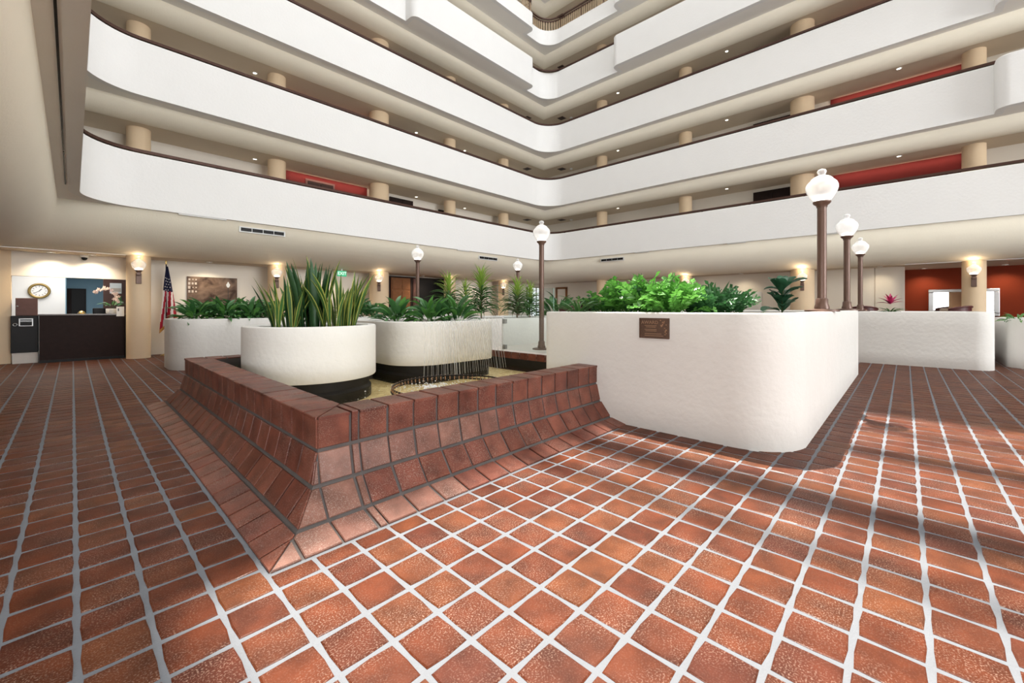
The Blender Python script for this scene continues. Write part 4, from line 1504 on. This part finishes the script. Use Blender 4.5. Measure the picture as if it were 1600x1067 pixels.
zz('dark glossy feathery plant right of the bright ones', 1098, 4.9, 36, 0.41, zd_)
zz('dark glossy feathery plant, rightmost of the group by the plaque', 1135, 5.1, 36, 0.44, zd_)
zz('dark feathery plant at the back right with upright fronds', 1110, 5.9, 27, 0.59, zd_)
x, y = at(1115, 5.6); leafy('snake_plant', 'small dark spiky plant poking out above the dark feathery ones', (x, y, 1.17), 12, 0.52, 0.05, swd, (0.05, 0.35))

# leathery plant, sprig, pink bloom, silver leaves
fid = [blade(1.0, 0.62, b, tw, 8, 'fiddle', 0.18, 0.18, M['fiddle'], 1.3) for b, tw in ((0.7, 0.1), (1.1, -0.2), (0.4, 0.2))]
x, y = at(1222, 7.4)
fg = thing('rubber_fig', 'small fig plant with big leathery leaves left of the nearest lamp post', 'plant', (x, y, 1.16))
MB().tube([(0, 0, 0), (0.02, 0.0, 0.28), (0.05, -0.02, 0.56)], 0.012, 6).build('stem', M['stem'], fg, smooth=True)
for k in range(24):
    a = k * 2.39996
    z = 0.02 + 0.48 * k / 23
    place_leaf(fid[k % 3], fg, (0.03 * k / 23, 0, z), a, 0.75 + 0.35 * math.sin(k * 1.7), 0.36 * random.uniform(0.8, 1.1))
x, y = at(1189, 6.6); leafy('small_fern', 'tiny dark sprig on the plaque planter left of the fig', (x, y, 1.17), 9, 0.16, 0.02, dr, (0.7, 1.4))
x, y = at(1391, 10.4)
br = leafy('bromeliad', 'bromeliad with a pink bloom on the long lounge planter', (x, y, 1.14), 26, 0.34, 0.05, dr, (0.5, 1.4))
bract_me = blade(0.6, 0.17, 0.6, 0.1, 5, 'strap', 0.2, mat=M['pink'])
for k in range(12):
    a = k * 2.39996
    place_leaf(bract_me, br, (0, 0, 0.24), a, 0.15 + 0.1 * k, 0.5, 'bract')
x, y = at(1592, 8.9); leafy('silver_leaf_plant', 'pale green low plant on the planter at the right edge', (x, y, 1.0), 30, 0.30, 0.15, spl + brl, (0.6, 1.5))
x, y = at(1600, 5.2)

# orchid leaves, stalk, blossoms
for k in range(9):
    a = k * 2.39996
    place_leaf(spl[k % 3], orc, (0, 0, 0.11), a, 0.5 + 0.05 * k, 0.34)
stalk = [(0.02, 0, 0.12), (0.06, -0.02, 0.34), (0.06, -0.03, 0.52), (-0.02, -0.04, 0.62), (-0.14, -0.05, 0.66), (-0.26, -0.06, 0.60), (-0.32, -0.06, 0.50)]
stk_ = MB().tube(stalk, 0.006, 6).build('stalk', M['stem'], orc, smooth=True)
pm = MB()
for k in range(5):
    a = 2 * PI * k / 5
    pm.add([(0, 0, 0), (0.028 * math.cos(a - 0.5), -0.008, 0.028 * math.sin(a - 0.5)), (0.045 * math.cos(a), 0.004, 0.045 * math.sin(a)), (0.028 * math.cos(a + 0.5), -0.008, 0.028 * math.sin(a + 0.5))], [(0, 1, 2), (0, 2, 3)])
pm.lathe([(0.008, -0.006), (0.008, 0.006)], 6)
pme = pm.mesh('blossom', M['orchidpetal'])
for k in range(16):
    t = k / 15 * 4.9 + 1
    i = min(5, int(t)); f = t - i
    a, b = Vector(stalk[i]), Vector(stalk[i + 1])
    q = a.lerp(b, f) + Vector((random.uniform(-0.03, 0.03), -0.03 + random.uniform(-0.02, 0.01), random.uniform(-0.03, 0.03)))
    o = put('blossom', pme, stk_, loc=q)
    o.rotation_euler = (random.uniform(-0.4, 0.4), random.uniform(0, 1), random.uniform(-0.5, 0.5))
for k in range(7):
    o = put('blossom', pme, stk_, loc=(0.08 + random.uniform(-0.06, 0.06), -0.05, 0.30 + 0.035 * k))
    o.rotation_euler = (0, random.uniform(0, 1), random.uniform(-0.5, 0.5))

# ------------------------------------------------------------------ flag on its pole
fg = thing('flag_stand', 'United States flag with gold fringe hanging on a brass floor pole', 'flag', (1.74, 14.5, 0))
MB().lathe([(0.12, 0), (0.12, 0.02), (0.05, 0.05), (0.02, 0.07)], 20).build('base', M['brass'], fg, smooth='auto')
MB().lathe([(0.013, 0.05), (0.013, 2.5)], 10).build('pole', M['darkwood'], fg)
MB().lathe([(0.0, 2.44), (0.03, 2.47), (0.012, 2.50), (0.026, 2.53), (0.0, 2.58)], 12).build('finial', M['brass'], fg, smooth=True)
def flag_pt(s, t):
    """s across the hanging cloth 0..1, t down the cloth 0..1"""
    wid = 0.04 + 0.36 * t ** 0.9
    x = (s - 0.42) * wid + 0.01
    y = -0.03 - 0.055 * math.sin(s * PI * 3.2 + 1.2 * t) * (0.3 + t) - 0.02
    z = 2.40 - 1.52 * t - 0.28 * (1 - s) * t ** 2 + 0.1 * s * t
    return (x, y, z)
def cloth(name, mat, cond, n=26, m=40):
    mb = MB()
    idx = {}
    for i in range(n):
        for j in range(m):
            if cond((i + 0.5) / n, (j + 0.5) / m):
                q = []
                for a, b in ((i, j), (i + 1, j), (i + 1, j + 1), (i, j + 1)):
                    if (a, b) not in idx:
                        idx[(a, b)] = len(mb.v)
                        mb.v.append(flag_pt(a / n, b / m))
                    q.append(idx[(a, b)])
                mb.f.append(tuple(q))
    return mb.build(name, mat, fg, smooth=True)
canton = lambda s, t: t < 0.44 + 0.08 * (s - 0.5)
stripe = lambda s, t: int((s * 3.4 + t * 1.5) * 1.5) % 2 == 0
edge_ = lambda s, t: t > 0.955
cloth('canton', M['flagblue'], lambda s, t: canton(s, t))
cloth('red_stripes', M['flagred'], lambda s, t: not canton(s, t) and not edge_(s, t) and stripe(s, t))
cloth('white_stripes', M['flagwhite'], lambda s, t: not canton(s, t) and not edge_(s, t) and not stripe(s, t))
cloth('fringe', M['fringe'], lambda s, t: edge_(s, t))
sm = MB()
pts5 = []
for k in range(10):
    rr = 0.019 if k % 2 == 0 else 0.008
    a = PI / 2 + k * PI / 5
    pts5.append((rr * math.cos(a), 0, rr * math.sin(a)))
sm.add(pts5 + [(0, -0.003, 0)], [(k, (k + 1) % 10, 10) for k in range(10)])
sme = sm.mesh('star', M['flagwhite'])
for k in range(13):
    s, t = 0.15 + 0.7 * ((k * 0.382) % 1), 0.20 + 0.22 * k / 12
    q = Vector(flag_pt(s, t))
    put('star', sme, fg, loc=(q.x, q.y - 0.012, q.z))

# sepia picture, exit sign, carved doors
pc = thing('sepia_picture', 'unframed sepia photo print of a hall hung above the left planter', 'picture', (2.87, BACKL, 1.2))
MB().box(-0.61, -0.035, 0.1, 0.62, 0.0, 0.99).build('print', M['print'], pc)
mb = MB()
for i in range(3):
    for j in range(4):
        q = random.uniform(0.0, 0.03)
        mb.box(-0.59 + i * 0.075 + q, -0.038, 0.52 + j * 0.115 + q, -0.535 + i * 0.075, -0.035, 0.60 + j * 0.115 - q)
mb.build('printed_window', M['fabric'], pc)
mb = MB().lathe([(0.02, 0.0), (0.045, 0.05), (0.05, 0.09), (0.025, 0.13), (0.01, 0.17)], 12)
mb.v = [(x, y * 0.05, z) for x, y, z in mb.v]
mb.build('printed_lamp', M['paper'], pc, loc=(0.385, -0.038, 0.70))
MB().box(0.38, -0.038, 0.3, 0.39, -0.035, 0.70).build('printed_pole', M['ink'], pc)

ex = thing('exit_sign', 'green EXIT sign hung from the ceiling behind the sword leaves', 'sign', (6.33, 14.0, 2.36))
MB().box(-0.155, -0.02, 0, 0.155, 0.02, 0.19).build('panel', M['exitgreen'], ex)
MB().box(-0.02, -0.015, 0.19, 0.02, 0.015, 0.26).build('mount', M['trimwhite'], ex)
def text(body, size, mat, parent, loc, rot, ext=0.002, name='lettering'):
    cu = bpy.data.curves.new(name, 'FONT')
    cu.body = body
    cu.size = size
    cu.extrude = ext
    cu.align_x = 'CENTER'
    cu.align_y = 'CENTER'
    cu.resolution_u = 2
    o = bpy.data.objects.new(name, cu)
    C.objects.link(o)
    dg = bpy.context.evaluated_depsgraph_get()
    me = bpy.data.meshes.new_from_object(o.evaluated_get(dg))
    bpy.data.objects.remove(o)
    me.materials.clear()
    me.materials.append(mat)
    o = put(name, me, parent, loc=loc)
    o.rotation_euler = rot
    return o
text('EXIT', 0.15, M['exitletter'], ex, (0, -0.022, 0.095), (R(90), 0, 0))

dd = struct(MB().box(8.6, BACKL - 0.08, 0, 11.55, BACKL, 2.56).build('door_21', M['darkwood']))
def carved(x0, x1, mat, y):
    o = MB().box(x0, y - 0.05, 0, x1, y, 2.5).build('door_leaf', mat, dd)
    w = (x1 - x0)
    for i in range(2):
        for j in range(5):
            MB().box(x0 + 0.05 + i * w / 2, y - 0.075, 0.12 + j * 0.48, x0 - 0.03 + (i + 1) * w / 2, y - 0.05, 0.52 + j * 0.48).build('carved_panel', mat, o, bevel=0.015)
carved(8.72, 9.6, M['oak'], BACKL - 0.08)
carved(9.75, 10.0, M['brownwood'], BACKL - 0.08)
MB().box(10.05, BACKL - 0.12, 0, 11.45, BACKL - 0.08, 2.5).build('doorway_shade', M['black'], dd)  # black sheet stands in for the shade in the right doorway

# ------------------------------------------------------------------ window in place of a reflection, lounge mirror, chairs
refl_win = struct(bpy.data.objects.new('reflection_window', None))
C.objects.link(refl_win)
def window(root, axis, c, a0, a1, z0, z1, nx, nz, fr=0.05):
    def bx(a, b, z, zz, d0, d1, name, mat):
        if axis == 'x':
            MB().box(c + d0, a, z, c + d1, b, zz).build(name, mat, root)
        else:
            MB().box(a, c + d0, z, b, c + d1, zz).build(name, mat, root)
    for i in range(nx):
        for j in range(nz):
            w_, h_ = (a1 - a0) / nx, (z1 - z0) / nz
            bx(a0 + i * w_ + fr / 3, a0 + (i + 1) * w_ - fr / 3, z0 + j * h_ + fr / 3, z0 + (j + 1) * h_ - fr / 3, 0.0, 0.01, 'pane', M['daylight'])
    for i in range(nx + 1):
        a = a0 + i * (a1 - a0) / nx
        bx(a - fr / 2, a + fr / 2, z0, z1, -0.03, 0.03, 'mullion', M['rail'])
    for j in range(nz + 1):
        z = z0 + j * (z1 - z0) / nz
        bx(a0, a1, z - fr / 2, z + fr / 2, -0.03, 0.03, 'mullion', M['rail'])
window(refl_win, 'y', BACKL - 0.05, 17.0, 18.12, 0.2, 2.42, 3, 5)  # added window, stands in for the bright gridded reflection in the glass guard
win2 = struct(bpy.data.objects.new('window_2', None))
C.objects.link(win2)
window(win2, 'x', BACKW + 0.04, -6.0, 3.0, 0.4, 2.5, 8, 3)
added_win = struct(bpy.data.objects.new('added_end_window', None))
C.objects.link(added_win)
window(added_win, 'y', YB + 0.04, 1.2, 15.2, 0.6, 10.2, 10, 6)  # unseen end glazing, added to go with the fill lamp

fr = struct(bpy.data.objects.new('door_22', None))
C.objects.link(fr)
MB().box(BACKR - 0.06, 13.1, 0, BACKR, 13.2, 2.35).build('door_frame', M['oak'], fr)
MB().box(BACKR - 0.06, 13.75, 0, BACKR, 13.85, 2.35).build('door_frame', M['oak'], fr)
MB().box(BACKR - 0.06, 13.1, 2.3, BACKR, 13.85, 2.4).build('door_frame', M['oak'], fr)
MB().box(BACKR - 0.03, 13.2, 0, BACKR, 13.75, 2.3).build('door_leaf', M['cream'], fr)
tag(MB().box(BACKR - 0.03, 4.0, 0.9, BACKR, 4.84, 1.90).build('white_panel', M['trimwhite']), 'blank white panel on the wall behind the dark feathery plants', 'panel')
dk = thing('dark_cabinet', 'low dark cabinet against the side wall left of the bright plants', 'cabinet', (17.9, 11.4, 0))
MB().box(-0.2, -0.6, 0, 0.22, 0.6, 1.75).build('body', M['black'], dk, bevel=0.01)
MB().box(-0.215, -0.55, 0.05, -0.2, -0.01, 1.7).build('door', M['darkwood'], dk)
MB().box(-0.215, 0.01, 0.05, -0.2, 0.55, 1.7).build('door', M['darkwood'], dk)

mi = thing('wall_mirror', 'wide mirror in a silver frame on the red lounge wall', 'mirror', (19.98, -1.34, 1.02))
MB().box(-0.02, -0.80, 0.0, 0.0, 0.78, 0.88).build('backing', M['ink'], mi)
MB().box(-0.026, -0.68, 0.10, -0.02, 0.66, 0.78).build('mirror_glass', M['mirror'], mi)
for a, b, z, zz_ in ((-0.80, 0.78, 0.78, 0.88), (-0.80, 0.78, 0.0, 0.10), (-0.80, -0.68, 0.1, 0.78), (0.66, 0.78, 0.1, 0.78)):
    MB().box(-0.05, a, z, -0.01, b, zz_).build('frame_rail', M['steel'], mi, bevel=0.012)

def lounge_chair(label, x, y, rz):
    r = thing('lounge_chair', label, 'chair', (x, y, 0), rz, 'maroon lounge chairs')
    rows = []
    for k in range(15):
        a = PI * (0.08 + 0.84 * k / 14)
        rows.append([(0.34 * math.cos(a), 0.32 * math.sin(a), 0.40), (0.37 * math.cos(a), 0.36 * math.sin(a), 1.22 + 0.10 * math.sin(a)),
                     (0.33 * math.cos(a), 0.32 * math.sin(a), 1.23 + 0.10 * math.sin(a)), (0.29 * math.cos(a), 0.27 * math.sin(a), 0.45)])
    MB().strip(rows).build('wrapped_back', M['maroon'], r, smooth='auto')
    MB().tube([q[1] for q in rows], 0.025, 8).build('top_rail', M['maroon'], r, smooth=True)
    MB().box(-0.29, -0.32, 0.38, 0.29, 0.26, 0.50).build('seat', M['fabric'], r, bevel=0.04)
    MB().box(-0.22, 0.12, 0.55, 0.22, 0.27, 1.26).build('back_cushion', M['fabric'], r, bevel=0.05)
    for sx in (-0.26, 0.26):
        for sy in (-0.28, 0.24):
            MB().lathe([(0.02, 0), (0.028, 0.40)], 8, (sx, sy, 0)).build('leg', M['darkwood'], r)
    return r
lounge_chair('maroon lounge chair back showing left of the pink bloom', 16.75, 0.98, R(100))
lounge_chair('maroon lounge chair with pale cushion in front of the mirror', 16.8, -0.95, R(150))
x, y = at(893, 12.4)
lounge_chair('brown lounge chair behind the left end of the plaque planter', x, y, R(120))

# bronze plaque
pq = thing('bronze_plaque', 'small cast bronze plaque with raised lettering on the big planter', 'plaque', (4.18, 1.905, 0.965))
MB().box(-0.018, -0.16, 0, 0.002, 0.16, 0.212).build('plate', M['bronze'], pq, bevel=0.003)
for a, b, z, zz_ in ((-0.16, 0.16, 0.202, 0.212), (-0.16, 0.16, 0.0, 0.010), (-0.16, -0.15, 0.01, 0.202), (0.15, 0.16, 0.01, 0.202)):
    MB().box(-0.024, a, z, -0.016, b, zz_).build('border', M['bronze'], pq)
text('AWARD', 0.05, M['bronzelight'], pq, (-0.019, 0.045, 0.165), (R(90), 0, R(-90)), 0.002)
for z, a, b in ((0.13, -0.03, 0.10), (0.115, -0.02, 0.085), (0.09, -0.03, 0.10), (0.075, -0.03, 0.09), (0.045, -0.08, 0.10), (0.025, -0.10, 0.10)):
    MB().box(-0.021, a, z, -0.016, b, z + 0.006).build('text_line', M['bronzelight'], pq)
rel = MB()
for k in range(36):
    yy = -0.055 - 0.085 * random.random()
    zz_ = 0.02 + 0.17 * random.random()
    if yy > -0.11 and zz_ < 0.12:
        continue
    rel.lathe([(0.008, 0), (0.005, 0.004), (0, 0.006)], 6, (0, 0, 0))
    for q in range(len(rel.v) - 18, len(rel.v)):
        vx, vy, vz = rel.v[q]
        rel.v[q] = (-0.018 - vz, yy + vx, zz_ + vy)
rel.build('leaf_relief', M['bronzelight'], pq)
